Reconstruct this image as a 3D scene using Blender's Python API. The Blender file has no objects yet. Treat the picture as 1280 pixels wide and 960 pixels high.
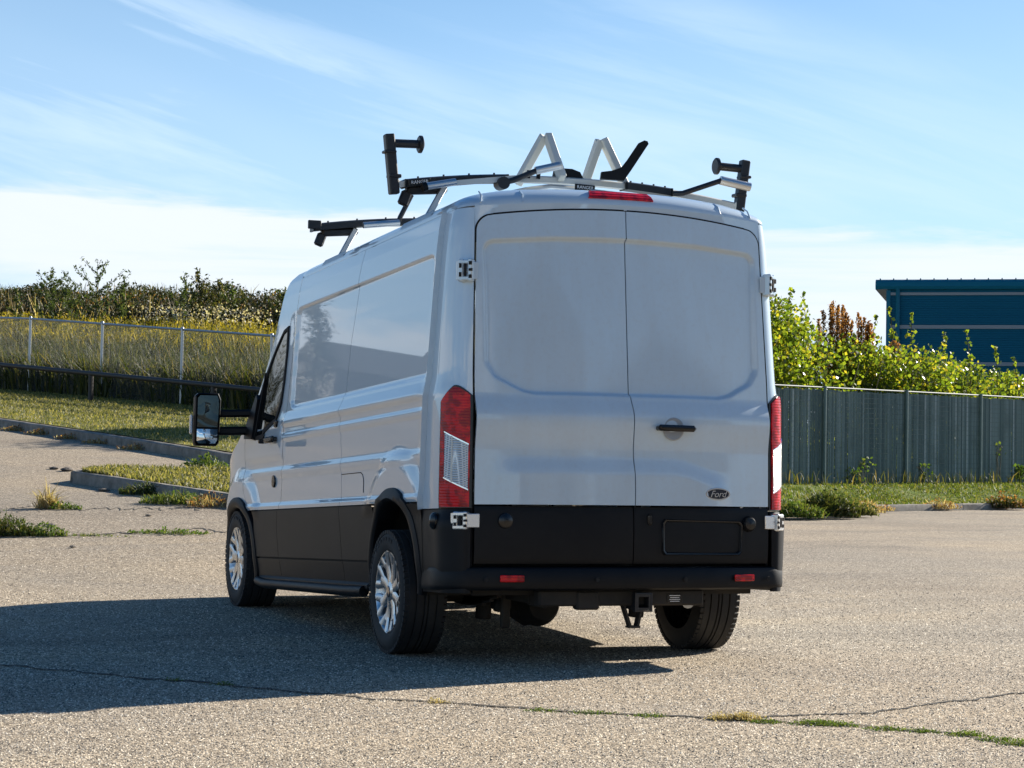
import bpy, math, random
import numpy as np
from mathutils import Matrix, Vector

random.seed(7); RNG = np.random.default_rng(7)
SC = bpy.context.scene
COL = SC.collection
R = math.radians

# ------------------------------------------------------------------ camera, sky, sun, exposure
CAMX, CAMY, CAMZ = -4.4642, -11.2608, 1.088
YAW, PITCH, ROLL, FPX = -0.3553, 0.0366, 0.0171, 2621.1
cd = bpy.data.cameras.new('camera'); cam = bpy.data.objects.new('camera', cd); COL.objects.link(cam)
cd.sensor_width = 36; cd.lens = FPX / 1280 * 36; cd.clip_start = .1; cd.clip_end = 3000
_f = Vector((-math.sin(YAW) * math.cos(PITCH), math.cos(YAW) * math.cos(PITCH), math.sin(PITCH)))
_r = Vector((math.cos(YAW), math.sin(YAW), 0)); _u = _r.cross(_f)
_r2 = _r * math.cos(ROLL) + _u * math.sin(ROLL); _u2 = -_r * math.sin(ROLL) + _u * math.cos(ROLL)
mw = Matrix((_r2, _u2, -_f)).transposed().to_4x4(); mw.translation = (CAMX, CAMY, CAMZ)
cam.matrix_world = mw; SC.camera = cam

SUN_EL = R(26.3); SUN_AZ = math.atan2(.945, .327)      # clockwise from +Y
SKY_STRENGTH, SUN_STRENGTH, EXPOSURE = .060, 5.0, 1.0
SC.view_settings.view_transform = 'Standard'; SC.view_settings.look = 'None'
SC.view_settings.exposure = EXPOSURE; SC.view_settings.gamma = 1; SC.view_settings.use_curve_mapping = False
sd = bpy.data.lights.new('sun', 'SUN'); sd.energy = SUN_STRENGTH; sd.angle = R(.5); sd.color = (1, .93, .82)
sun = bpy.data.objects.new('sun', sd); COL.objects.link(sun)
sdir = Vector((math.sin(SUN_AZ) * math.cos(SUN_EL), math.cos(SUN_AZ) * math.cos(SUN_EL), math.sin(SUN_EL)))
sun.rotation_euler = (-sdir).to_track_quat('-Z', 'Y').to_euler()

class NT:
    """small helper to write node trees"""
    def __init__(s, tree): s.t = tree; s.n = tree.nodes; s.l = tree.links
    def node(s, typ, **kw):
        n = s.n.new(typ)
        for k, v in kw.items(): setattr(n, k, v)
        return n
    def put(s, sock, v):
        if hasattr(v, 'is_linked') or isinstance(v, bpy.types.NodeSocket): s.l.new(v, sock)
        else: sock.default_value = v
    def math(s, op, a, b=0., c=None, clamp=False):
        n = s.node('ShaderNodeMath', operation=op, use_clamp=clamp)
        s.put(n.inputs[0], a); s.put(n.inputs[1], b)
        if c is not None: s.put(n.inputs[2], c)
        return n.outputs[0]
    def smooth(s, x, a, b, lo=0., hi=1.):
        n = s.node('ShaderNodeMapRange', interpolation_type='SMOOTHSTEP')
        s.put(n.inputs[0], x)
        for i, v in enumerate((a, b, lo, hi)): s.put(n.inputs[i + 1], v)
        return n.outputs[0]
    def noise(s, vec, scale, detail=3, rough=.5, dist=0.):
        n = s.node('ShaderNodeTexNoise'); s.put(n.inputs['Vector'], vec)
        n.inputs['Scale'].default_value = scale; n.inputs['Detail'].default_value = detail
        n.inputs['Roughness'].default_value = rough; n.inputs['Distortion'].default_value = dist
        return n.outputs['Fac']
    def voronoi(s, vec, scale, out='Color', feature='F1'):
        n = s.node('ShaderNodeTexVoronoi', feature=feature); s.put(n.inputs['Vector'], vec); n.inputs['Scale'].default_value = scale
        return n.outputs[out]
    def xyz(s, x, y, z):
        n = s.node('ShaderNodeCombineXYZ')
        for i, v in enumerate((x, y, z)): s.put(n.inputs[i], v)
        return n.outputs[0]
    def sep(s, v):
        n = s.node('ShaderNodeSeparateXYZ'); s.put(n.inputs[0], v); return n.outputs
    def mix(s, f, a, b, blend='MIX'):
        n = s.node('ShaderNodeMix', data_type='RGBA', blend_type=blend)
        s.put(n.inputs['Factor'], f); s.put(n.inputs[6], a); s.put(n.inputs[7], b)
        return n.outputs[2]
    def ramp(s, f, stops, interp='LINEAR'):
        n = s.node('ShaderNodeValToRGB'); n.color_ramp.interpolation = interp
        e = n.color_ramp.elements
        while len(e) < len(stops): e.new(.5)
        for i, (p, c) in enumerate(stops): e[i].position = p; e[i].color = (*c, 1)
        s.put(n.inputs[0], f); return n.outputs[0]
    def bump(s, h, strength=.3, dist=.01):
        n = s.node('ShaderNodeBump'); s.put(n.inputs['Height'], h)
        n.inputs['Strength'].default_value = strength; n.inputs['Distance'].default_value = dist
        return n.outputs[0]

world = bpy.data.worlds.new('World'); SC.world = world; world.use_nodes = True
w = NT(world.node_tree); w.n.clear()
sky = w.node('ShaderNodeTexSky', sky_type='NISHITA'); sky.sun_disc = False
sky.sun_elevation = SUN_EL; sky.sun_rotation = SUN_AZ
sky.altitude = 600; sky.air_density = 1.0; sky.dust_density = .8; sky.ozone_density = 3.5
tc = w.node('ShaderNodeTexCoord').outputs['Generated']
vx, vy, vz = w.sep(tc)
az = w.math('ARCTAN2', vx, vy)                                       # radians clockwise from +Y
el = w.math('ARCSINE', vz)
hs = w.node('ShaderNodeHueSaturation'); hs.inputs['Saturation'].default_value = 1.30; hs.inputs['Value'].default_value = 1.0
w.put(hs.inputs['Color'], sky.outputs[0])
# low cloud bank
n1 = w.noise(w.xyz(w.math('MULTIPLY', az, 5.), w.math('MULTIPLY', el, 34.), 2.3), 1., 7, .58, .3)
edge = w.math('MULTIPLY_ADD', w.math('SUBTRACT', n1, .5), .075, el)
edge = w.math('ADD', w.math('MULTIPLY_ADD', az, .062, edge), w.smooth(az, .10, -.25, 0., .055))                        # the top of the bank falls to the right
bank = w.math('MULTIPLY', w.smooth(edge, .146, .134), w.smooth(edge, .060, .100))
n2 = w.noise(w.xyz(w.math('MULTIPLY', az, 3.), w.math('MULTIPLY', el, 60.), 7.), 1., 6, .6, .2)
streak = w.math('MULTIPLY', w.smooth(n2, .48, .66), w.smooth(el, .125, .03))
bank = w.math('MAXIMUM', w.math('MULTIPLY', bank, w.smooth(n2, .27, .60, .38, 1.)), w.math('MULTIPLY', streak, .75))
# high cirrus, drawn out along one wind direction
ca, sa = math.cos(R(16)), math.sin(R(16))
cu = w.math('SUBTRACT', w.math('MULTIPLY', az, ca), w.math('MULTIPLY', el, sa))
cv = w.math('ADD', w.math('MULTIPLY', az, sa), w.math('MULTIPLY', el, ca))
n3 = w.noise(w.xyz(w.math('MULTIPLY', cu, 3.2), w.math('MULTIPLY', cv, 26.), 1.7), 1., 7, .6, .5)
n4 = w.noise(w.xyz(w.math('MULTIPLY', cu, 2.), w.math('MULTIPLY', cv, 7.), 5.1), 1., 3, .5, .2)
cir = w.math('MULTIPLY', w.smooth(n3, .40, .72), w.smooth(n4, .33, .60))
cir = w.math('MULTIPLY', cir, w.smooth(el, .5, .2))
veil = w.math('MULTIPLY', w.math('MULTIPLY', w.smooth(n4, .35, .75), w.smooth(el, .5, .18)), .20)
haze_low = w.math('ADD', w.math('MULTIPLY', w.smooth(el, .34, .04), .50), w.math('MULTIPLY', w.smooth(el, .55, .1), .14))    # milky air low in the sky
n5 = w.noise(w.xyz(w.math('MULTIPLY', cu, 5.), w.math('MULTIPLY', cv, 40.), 3.3), 1., 6, .62, .4)
dv_ = w.math('ABSOLUTE', w.math('ADD', w.math('SUBTRACT', cv, .256), w.math('MULTIPLY', w.math('SUBTRACT', n5, .5), .05)))
plume = w.math('MULTIPLY', w.math('MULTIPLY', w.smooth(dv_, .017, .0), w.smooth(az, .46, .24)), w.smooth(n5, .2, .7, .25, .8))
thin = w.math('MAXIMUM', w.math('MAXIMUM', w.math('MULTIPLY', cir, .62), veil), w.math('MULTIPLY', plume, .7))
haze_low = w.math('MULTIPLY', haze_low, w.smooth(az, -.6, .9, .75, 1.45), clamp=True)
skyc = w.mix(haze_low, hs.outputs[0], (5.2, 7.7, 10.4, 1))
skyc = w.mix(thin, skyc, (6.6, 8.2, 9.8, 1))
skyc = w.mix(w.math('MULTIPLY', bank, .92), skyc, (7.9, 8.4, 8.85, 1))
bg = w.node('ShaderNodeBackground'); w.put(bg.inputs[0], skyc); bg.inputs[1].default_value = SKY_STRENGTH
wo = w.node('ShaderNodeOutputWorld'); w.l.new(bg.outputs[0], wo.inputs[0])

# ------------------------------------------------------------------ materials
MATS = {}
def mat(name, base, rough=.5, metal=0., coat=0., coat_rough=.03, spec=.5, build=None, trans=0., ior=1.5):
    m = bpy.data.materials.new(name); m.use_nodes = True
    n = NT(m.node_tree); b = n.n['Principled BSDF']
    b.inputs['Base Color'].default_value = (*base, 1); b.inputs['Roughness'].default_value = rough
    b.inputs['Metallic'].default_value = metal; b.inputs['Coat Weight'].default_value = coat
    b.inputs['Coat Roughness'].default_value = coat_rough; b.inputs['Specular IOR Level'].default_value = spec
    b.inputs['Transmission Weight'].default_value = trans; b.inputs['IOR'].default_value = ior
    if build: build(n, b)
    MATS[name] = m; return m
def objco(n): return n.node('ShaderNodeTexCoord').outputs['Object']

def _paint(dust):
    def f(n, b):
        co = objco(n)
        sp3 = n.sep(co); a = n.noise(n.xyz(n.math('MULTIPLY', sp3[0], 4.), n.math('MULTIPLY', sp3[1], 4.), n.math('MULTIPLY', sp3[2], .9)), 1.6, 6, .65); d = n.noise(co, 38., 4, .65)
        v = n.math('MULTIPLY', n.smooth(a, .3, .75), dust * .6)
        v = n.math('ADD', v, n.math('MULTIPLY', n.smooth(d, .45, .8), dust * .5))
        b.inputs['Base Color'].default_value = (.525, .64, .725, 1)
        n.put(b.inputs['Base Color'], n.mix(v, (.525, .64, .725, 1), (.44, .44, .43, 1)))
        n.put(b.inputs['Coat Roughness'], n.math('ADD', n.math('MULTIPLY', v, .3), .012 if dust < .1 else .045))
        b.inputs['Coat IOR'].default_value = 2.0 if dust < .1 else 1.7
        n.put(b.inputs['Normal'], n.bump(n.noise(co, 2.2, 2, .4), .012, .02))
    return f
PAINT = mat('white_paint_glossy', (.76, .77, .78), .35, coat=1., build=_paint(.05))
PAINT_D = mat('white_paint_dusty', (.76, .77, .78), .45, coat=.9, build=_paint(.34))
def _plastic(dust, c0, c1):
    def f(n, b):
        co = objco(n)
        a = n.noise(co, 3., 6, .65); d = n.noise(co, 240., 2, .5)
        n.put(b.inputs['Base Color'], n.mix(n.math('MULTIPLY', n.smooth(a, .35, .75), dust), (*c0, 1), (*c1, 1)))
        n.put(b.inputs['Normal'], n.bump(d, .15, .002))
    return f
PLASTIC = mat('black_plastic', (.018, .019, .02), .50, spec=.22, build=_plastic(.45, (.0045, .005, .0065), (.014, .0138, .014)))
PLASTIC_G = mat('black_plastic_smooth', (.015, .016, .018), .25, build=_plastic(.3, (.006, .0065, .008), (.016, .0155, .015)))
GAP = mat('shadow_gap_rubber', (.008, .008, .008), .8)
RUBBER = mat('tyre_rubber', (.02, .02, .02), .75, build=_plastic(.7, (.013, .013, .014), (.05, .046, .04)))
UNDER = mat('underbody_grime', (.02, .018, .016), .8, build=_plastic(.8, (.012, .011, .01), (.05, .04, .03)))
GLASS_D = mat('tinted_window_glass', (.008, .010, .010), .02, spec=.42)
MIRROR_D = mat('dark_reflection_mirror', (.07, .085, .085), .02, metal=1.)  # dark colour stands in for the dark surroundings this pane would reflect
MIRROR = mat('mirror_glass', (.75, .78, .8), .01, metal=1.)
def _red(n, b):
    co = objco(n); s = n.sep(co)
    rib = n.math('SINE', n.math('MULTIPLY', s[2], 420.))
    n.put(b.inputs['Normal'], n.bump(rib, .25, .004))
    n.put(b.inputs['Base Color'], n.mix(n.smooth(n.noise(co, 26., 2), .4, .62), (.66, .004, .010, 1), (.30, .001, .004, 1)))
RED = mat('red_lens', (.6, .01, .012), .16, spec=.35, coat=.25, coat_rough=.02, build=_red)
def _clear(n, b):
    co = objco(n); s = n.sep(co)
    g = n.math('MULTIPLY', n.math('SINE', n.math('MULTIPLY', s[2], 520.)), n.math('SINE', n.math('MULTIPLY', n.math('ADD', s[0], s[1]), 420.)))
    n.put(b.inputs['Base Color'], n.ramp(n.math('MULTIPLY_ADD', g, .5, .5), [(0, (.30, .33, .36)), (.5, (.60, .64, .68)), (1, (.92, .95, .98))]))
    n.put(b.inputs['Normal'], n.bump(g, .5, .006))
CLEAR = mat('clear_reversing_lens', (.6, .65, .7), .12, metal=.45, coat=1., coat_rough=.02, build=_clear)
CHROME = mat('bright_chrome', (.82, .84, .86), .12, metal=1.)
ALU = mat('bare_aluminium', (.66, .66, .65), .34, metal=.9, build=None)
ALU_W = mat('pale_aluminium_powder', (.62, .62, .58), .45, metal=.25)
BLACKMET = mat('black_powder_coat', (.016, .017, .02), .4, build=_plastic(.4, (.012, .013, .016), (.04, .04, .042)))
WHITEINK = mat('white_ink', (.8, .8, .8), .5)
EMBLUE = mat('dark_blue_enamel', (.012, .016, .03), .12, coat=1.)
def _rim(n, b):
    co = objco(n); n.put(b.inputs['Base Color'], n.mix(n.smooth(n.noise(co, 14., 5, .7), .45, .8, 0, .6), (.60, .63, .66, 1), (.28, .26, .23, 1))); n.put(b.inputs['Roughness'], n.smooth(n.noise(co, 9., 4, .6), .3, .8, .22, .48))
RIMM = mat('machined_wheel_alloy', (.70, .73, .76), .2, metal=1., build=_rim)
DARKMET = mat('dark_brake_metal', (.04, .04, .04), .6, metal=.5)
STEEL = mat('galvanised_steel', (.42, .44, .46), .38, metal=.8)
SEALANT = mat('hinge_zinc', (.80, .82, .84), .22, metal=.75)

# aggregate concrete/asphalt of the yard
def _asphalt(n, b):
    co = objco(n)
    v = n.voronoi(co, 78.); hv = n.sep(v)[0]
    v2 = n.sep(n.voronoi(co, 150.))[1]
    fine = n.noise(co, 36., 4, .75)
    big = n.noise(co, .16, 5, .6); mid = n.noise(co, 1.3, 6, .65)
    s = n.math('ADD', n.math('MULTIPLY', hv, .6), n.math('MULTIPLY', v2, .4))
    base = n.ramp(s, [(.08, (.030, .028, .027)), (.24, (.145, .124, .098)), (.5, (.335, .286, .218)), (.74, (.55, .475, .37)), (.95, (.90, .81, .67))])
    base = n.mix(n.smooth(fine, .40, .66, .0, .62), base, (.135, .115, .09, 1))
    base = n.mix(n.smooth(fine, .44, .30, .0, .45), base, (.60, .53, .43, 1))
    tint = n.mix(n.smooth(big, .35, .7), (.90, .88, .86, 1), (1.10, 1.02, .92, 1))
    base = n.mix(1., base, tint, 'MULTIPLY')
    base = n.mix(n.smooth(mid, .52, .78, 0, .4), base, (.15, .135, .115, 1))
    pt_ = n.noise(n.xyz(n.math('MULTIPLY', n.sep(co)[0], .35), n.math('MULTIPLY', n.sep(co)[1], .9), 3.), .5, 6, .6, .8)
    base = n.mix(1., base, n.ramp(pt_, [(.30, (.74, .73, .73)), (.48, (1.0, 1.0, 1.0)), (.70, (1.22, 1.17, 1.08))]), 'MULTIPLY')
    st = n.smooth(n.noise(n.xyz(n.math('MULTIPLY', n.sep(co)[0], .5), n.math('MULTIPLY', n.sep(co)[1], 1.6), 0.), .55, 6, .62, .6), .58, .74)
    base = n.mix(n.math('MULTIPLY', st, .30), base, (.26, .20, .13, 1))
    n.put(b.inputs['Base Color'], base)
    h = n.math('ADD', n.math('MULTIPLY', n.voronoi(co, 78., 'Distance'), -1.), n.math('MULTIPLY', fine, .5))
    n.put(b.inputs['Normal'], n.bump(h, .55, .006))
ASPHALT = mat('exposed_aggregate_paving', (.3, .27, .23), .9, spec=.25, build=_asphalt)
def _pebble(n, b):
    r_ = n.node('ShaderNodeNewGeometry').outputs['Random Per Island']; co = objco(n)
    c = n.ramp(r_, [(0, (.030, .028, .027)), (.13, (.11, .098, .085)), (.27, (.30, .255, .195)), (.55, (.47, .395, .295)), (.80, (.65, .56, .43)), (1, (.90, .82, .68))])
    pt_ = n.noise(n.xyz(n.math('MULTIPLY', n.sep(co)[0], .35), n.math('MULTIPLY', n.sep(co)[1], .9), 3.), .5, 6, .6, .8)
    n.put(b.inputs['Base Color'], n.mix(1., c, n.ramp(pt_, [(.30, (.76, .75, .75)), (.48, (1.0, 1.0, 1.0)), (.70, (1.18, 1.14, 1.06))]), 'MULTIPLY'))
PEBBLE = mat('worn_aggregate_stone', (.4, .35, .28), .85, spec=.25, build=_pebble)
def _seam(n, b):
    co = objco(n)
    n.put(b.inputs['Base Color'], n.ramp(n.noise(co, 14., 5, .7), [(.3, (.012, .010, .008)), (.58, (.035, .029, .021)), (.8, (.12, .095, .062))]))
SEAM = mat('dirt_in_joint', (.05, .04, .03), .95, build=_seam)
def _conc(n, b):
    co = objco(n)
    c = n.ramp(n.noise(co, 6., 7, .7), [(.25, (.10, .088, .072)), (.5, (.22, .20, .17)), (.8, (.36, .33, .29))])
    n.put(b.inputs['Base Color'], c); n.put(b.inputs['Normal'], n.bump(n.noise(co, 40., 4, .7), .4, .01))
CONC = mat('weathered_kerb_concrete', (.25, .23, .2), .9, build=_conc)
def _soil(c0, c1, c2):
    def f(n, b):
        co = objco(n)
        k = n.noise(co, 1.1, 8, .72); k2 = n.noise(co, 16., 5, .7)
        c = n.ramp(n.math('MULTIPLY_ADD', n.math('SUBTRACT', k2, .5), .7, k), [(.28, c0), (.5, c1), (.74, c2)])
        n.put(b.inputs['Base Color'], c); n.put(b.inputs['Normal'], n.bump(k2, .8, .06))
    return f
LAWN = mat('mown_dry_lawn', (.15, .16, .05), .95, spec=.1, build=_soil((.060, .075, .022), (.16, .165, .055), (.33, .28, .13)))
LAWN_G = mat('mown_green_lawn', (.1, .16, .03), .95, spec=.1, build=_soil((.05, .085, .018), (.12, .17, .035), (.26, .24, .10)))
SOIL = mat('weedy_soil', (.08, .07, .04), .95, spec=.1, build=_soil((.02, .022, .01), (.06, .06, .025), (.12, .10, .05)))

def leafmat(name, stops, trans=.45, rough=.55, gloss=.3):
    m = bpy.data.materials.new(name); m.use_nodes = True
    n = NT(m.node_tree); n.n.clear()
    g = n.node('ShaderNodeNewGeometry')
    c = n.ramp(g.outputs['Random Per Island'], stops)
    p = n.node('ShaderNodeBsdfPrincipled'); p.inputs['Roughness'].default_value = rough; p.inputs['Specular IOR Level'].default_value = gloss
    n.put(p.inputs['Base Color'], c)
    t = n.node('ShaderNodeBsdfTranslucent'); n.put(t.inputs[0], n.mix(1., c, (1.5, 1.45, .7, 1), 'MULTIPLY'))
    mx = n.node('ShaderNodeMixShader'); mx.inputs[0].default_value = trans
    n.l.new(p.outputs[0], mx.inputs[1]); n.l.new(t.outputs[0], mx.inputs[2])
    o = n.node('ShaderNodeOutputMaterial'); n.l.new(mx.outputs[0], o.inputs[0])
    return m
LEAF_H = leafmat('hedge_leaf', [(0, (.050, .085, .012)), (.35, (.12, .185, .020)), (.8, (.23, .28, .028)), (1, (.40, .33, .04))], .6, .30, .7)
LEAF_D = leafmat('dark_bush_leaf', [(0, (.014, .020, .007)), (.55, (.032, .040, .013)), (.85, (.065, .060, .023)), (1, (.16, .095, .045))], .28)
WEED = leafmat('tall_weed_blade', [(0, (.020, .030, .009)), (.5, (.052, .066, .018)), (.85, (.11, .11, .032)), (1, (.22, .17, .07))], .45)
WEED_Y = leafmat('goldenrod_top', [(0, (.10, .10, .018)), (.5, (.24, .20, .022)), (.85, (.36, .28, .03)), (1, (.42, .34, .12))], .5)
STRAW = leafmat('dry_straw', [(0, (.20, .15, .08)), (.6, (.40, .32, .18)), (1, (.60, .52, .36))], .45)
DOWN = leafmat('pale_thistle_down', [(0, (.30, .25, .18)), (.6, (.50, .45, .36)), (1, (.70, .66, .58))], .4)
RUST = leafmat('rust_dock_seed', [(0, (.15, .065, .022)), (.6, (.32, .15, .048)), (1, (.48, .27, .10))], .5)
GRASS = leafmat('green_grass_blade', [(0, (.045, .075, .014)), (.6, (.11, .15, .03)), (1, (.24, .22, .08))], .45)
GRASS_D = leafmat('dry_grass_blade', [(0, (.075, .09, .025)), (.5, (.17, .17, .06)), (1, (.36, .31, .15))], .45)
LEAF_G = leafmat('fresh_green_leaf', [(0, (.04, .085, .015)), (.6, (.09, .15, .03)), (1, (.16, .20, .05))], .45)
LEAF_P = leafmat('weed_plant_leaf', [(0, (.030, .050, .014)), (.6, (.070, .105, .030)), (1, (.12, .14, .05))], .42)
STEM = mat('plant_stem', (.09, .075, .035), .8)
def _teal(n, b):
    co = objco(n)
    n.put(b.inputs['Base Color'], n.mix(n.smooth(n.noise(co, .5, 4), .3, .7, 0, .25), (.0005, .098, .175, 1), (.001, .12, .20, 1)))
TEAL = mat('teal_metal_cladding', (.002, .06, .10), .6, spec=.15, build=_teal)
TEAL_L = mat('teal_fascia', (.002, .12, .19), .5, spec=.2)
TRIM = mat('pale_metal_trim', (.20, .235, .26), .5)
def _slat(n, b):
    r_ = n.node('ShaderNodeNewGeometry').outputs['Random Per Island']; co = objco(n)
    c = n.ramp(r_, [(0, (.075, .115, .112)), (.5, (.13, .185, .175)), (.9, (.20, .26, .25)), (1, (.42, .46, .45))])
    n.put(b.inputs['Base Color'], n.mix(n.smooth(n.noise(co, 2.2, 5, .65), .45, .75, 0, .4), c, (.06, .09, .075, 1)))
SLAT = mat('green_grey_privacy_slat', (.11, .18, .185), .55, spec=.3, build=_slat)
WALLR = mat('grey_brown_siding', (.10, .095, .09), .8)
ROOFR = mat('dark_shingle', (.05, .045, .04), .85)

# ------------------------------------------------------------------ mesh helpers
SH = -.04                                    # the van sits nose-down: lines fall 4 cm per metre towards the front
class MB:
    def __init__(s): s.v = []; s.f = []; s.m = []; s.cur = 0
    def mi(s, i): s.cur = i; return s
    def add(s, vs, fs):
        o = len(s.v); s.v += [tuple(map(float, p)) for p in vs]
        for f in fs: s.f.append(tuple(o + i for i in f)); s.m.append(s.cur)
        return s
    def grid(s, P, keep=None, wrap=False):
        n, m = P.shape[:2]; fs = []
        for i in range(n - 1):
            for j in range(m if wrap else m - 1):
                k = (j + 1) % m
                if keep is None or keep(i, j): fs.append((i * m + j, i * m + k, (i + 1) * m + k, (i + 1) * m + j))
        return s.add(P.reshape(-1, 3), fs)
    def box(s, c, d, rot=None, bev=0.):
        x, y, z = (q / 2 for q in d); c = Vector(c)
        rm = rot if rot is not None else Matrix.Identity(3)
        if bev <= 0:
            P = [(a, b_, e) for a in (-x, x) for b_ in (-y, y) for e in (-z, z)]
            return s.add([c + rm @ Vector(p) for p in P], [(0, 1, 3, 2), (4, 6, 7, 5), (0, 4, 5, 1), (2, 3, 7, 6), (0, 2, 6, 4), (1, 5, 7, 3)])
        b = min(bev, x * .9, y * .9, z * .9)
        idx = {}; V = []
        for sx in (-1, 1):
            for sy in (-1, 1):
                for sz in (-1, 1):
                    for ax in range(3):
                        p = [sx * (x - b), sy * (y - b), sz * (z - b)]
                        p[ax] = (sx * x, sy * y, sz * z)[ax]
                        idx[(sx, sy, sz, ax)] = len(V); V.append(c + rm @ Vector(p))
        F = []
        for ax in range(3):
            o = [a for a in range(3) if a != ax]
            for sg in (-1, 1):
                q = []
                for (a, d_) in ((-1, -1), (1, -1), (1, 1), (-1, 1)):
                    k = [0, 0, 0]; k[ax] = sg; k[o[0]] = a; k[o[1]] = d_
                    q.append(idx[(*k, ax)])
                F.append(tuple(q if (sg > 0) ^ (ax == 1) else q[::-1]))
        for ax in range(3):                     # edges parallel to ax
            o = [a for a in range(3) if a != ax]
            for a in (-1, 1):
                for d_ in (-1, 1):
                    k0 = [0, 0, 0]; k0[o[0]] = a; k0[o[1]] = d_; k1 = list(k0); k0[ax] = -1; k1[ax] = 1
                    F.append((idx[(*k0, o[0])], idx[(*k1, o[0])], idx[(*k1, o[1])], idx[(*k0, o[1])]))
        for sx in (-1, 1):
            for sy in (-1, 1):
                for sz in (-1, 1): F.append(tuple(idx[(sx, sy, sz, a)] for a in range(3)))
        return s.add(V, F)
    def tube(s, path, r, n=10, cap=True):
        P = [Vector(p) for p in path]; rows = []
        rr = [float(q) for q in r] if hasattr(r, '__len__') else [float(r)] * len(P)
        up = None
        for i, p in enumerate(P):
            t = (P[min(i + 1, len(P) - 1)] - P[max(i - 1, 0)]).normalized()
            if up is None:
                up = t.orthogonal().normalized()
                if abs(t.z) < .9: up = (Vector((0, 0, 1)) - t * t.z).normalized()
            up = (up - t * up.dot(t)).normalized(); sd_ = t.cross(up)
            ph = math.pi / 4 if n == 4 else 0
            rows.append([p + rr[i] * (math.cos(ph + 2 * math.pi * k / n) * sd_ + math.sin(ph + 2 * math.pi * k / n) * up) for k in range(n)])
        A = np.array([[tuple(q) for q in row] for row in rows])
        o = len(s.v); s.grid(A, wrap=True)
        if cap:
            s.f.append(tuple(o + k for k in range(n))[::-1]); s.m.append(s.cur)
            e = o + (len(P) - 1) * n; s.f.append(tuple(e + k for k in range(n))); s.m.append(s.cur)
        return s
    def bar(s, a, b, w_, h, up=(0, 0, 1), bev=0.):
        a, b = Vector(a), Vector(b); t = (b - a); L = t.length; t.normalize(); u = Vector(up); u = (u - t * u.dot(t)).normalized(); sd_ = t.cross(u)
        rm = Matrix((t, sd_, u)).transposed()
        return s.box((a + b) / 2, (L, w_, h), rm, bev)
    def lathe(s, prof, c=(0, 0, 0), axis='x', n=40, a0=0., a1=2 * math.pi):
        """prof: list of (axial, radius)"""
        full = abs(a1 - a0 - 2 * math.pi) < 1e-6; m = n if full else n + 1
        A = np.zeros((len(prof), m, 3))
        for i, (x, r_) in enumerate(prof):
            for k in range(m):
                t = a0 + (a1 - a0) * k / n; u, v = r_ * math.cos(t), r_ * math.sin(t)
                A[i, k] = {'x': (x, u, v), 'y': (v, x, u), 'z': (u, v, x)}[axis]
        A += np.array(c); return s.grid(A, wrap=full)
    def prism(s, poly, d, at):
        """poly: 2-D outline, extruded by d; at(u, v, w) -> point"""
        n = len(poly)
        V = [at(u, v, 0) for u, v in poly] + [at(u, v, d) for u, v in poly]
        return s.add(V, [tuple(range(n))[::-1], tuple(range(n, 2 * n))] + [(i, (i + 1) % n, n + (i + 1) % n, n + i) for i in range(n)])
    def panel(s, P, lip=.014, c=(0, 1.8, 1.3)):
        """a skin of sheet metal: surface plus an edge folded inwards all round"""
        n, m = P.shape[:2]
        du = np.gradient(P, axis=0); dv = np.gradient(P, axis=1); N = np.cross(du, dv)
        N /= np.linalg.norm(N, axis=2, keepdims=True) + 1e-9
        sg = np.sign(((P - np.array(c)) * N).sum(axis=2)); N *= np.where(sg.mean() >= 0, 1., -1.)
        s.grid(P)
        ring = [(0, j) for j in range(m)] + [(i, m - 1) for i in range(1, n)] + [(n - 1, j) for j in range(m - 2, -1, -1)] + [(i, 0) for i in range(n - 2, 0, -1)]
        A = np.array([[P[i, j] for i, j in ring], [P[i, j] - N[i, j] * lip for i, j in ring]])
        return s.grid(A, wrap=True)
    def build(s, name, ms, parent=None, shear=False, smooth=35., loc=None):
        me = bpy.data.meshes.new(name)
        V = np.array(s.v)
        if shear: V[:, 2] += SH * V[:, 1]
        me.from_pydata(V.tolist(), [], s.f)
        ms = ms if isinstance(ms, (list, tuple)) else [ms]
        for m in ms: me.materials.append(m)
        if len(ms) > 1: me.polygons.foreach_set('material_index', s.m)
        if smooth:
            me.polygons.foreach_set('use_smooth', [True] * len(me.polygons))
            me.set_sharp_from_angle(angle=R(smooth))
        me.update()
        o = bpy.data.objects.new(name, me); COL.objects.link(o)
        if parent: o.parent = parent
        if loc is not None: o.location = loc
        return o
def npmesh(name, V, F, m, parent=None, smooth=False):
    """fast mesh from arrays; F is (n, k)"""
    me = bpy.data.meshes.new(name); V = np.asarray(V, np.float32); F = np.asarray(F, np.int32); k = F.shape[1]
    me.vertices.add(len(V)); me.vertices.foreach_set('co', V.ravel())
    me.loops.add(F.size); me.loops.foreach_set('vertex_index', F.ravel())
    me.polygons.add(len(F)); me.polygons.foreach_set('loop_start', np.arange(0, F.size, k, dtype=np.int32)); me.polygons.foreach_set('loop_total', np.full(len(F), k, np.int32))
    me.materials.append(m); me.update(calc_edges=True)
    if smooth: me.polygons.foreach_set('use_smooth', [True] * len(F))
    o = bpy.data.objects.new(name, me); COL.objects.link(o)
    if parent: o.parent = parent
    return o
def empty(name, loc=(0, 0, 0), rz=0.):
    o = bpy.data.objects.new(name, None); COL.objects.link(o); o.location = loc; o.rotation_euler.z = rz; o.empty_display_size = .2; return o
def tag(o, label, cat, group=None):
    o['label'] = label; o['category'] = cat
    if group: o['group'] = group
    return o
def kind(o, k): o['kind'] = k; return o
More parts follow.
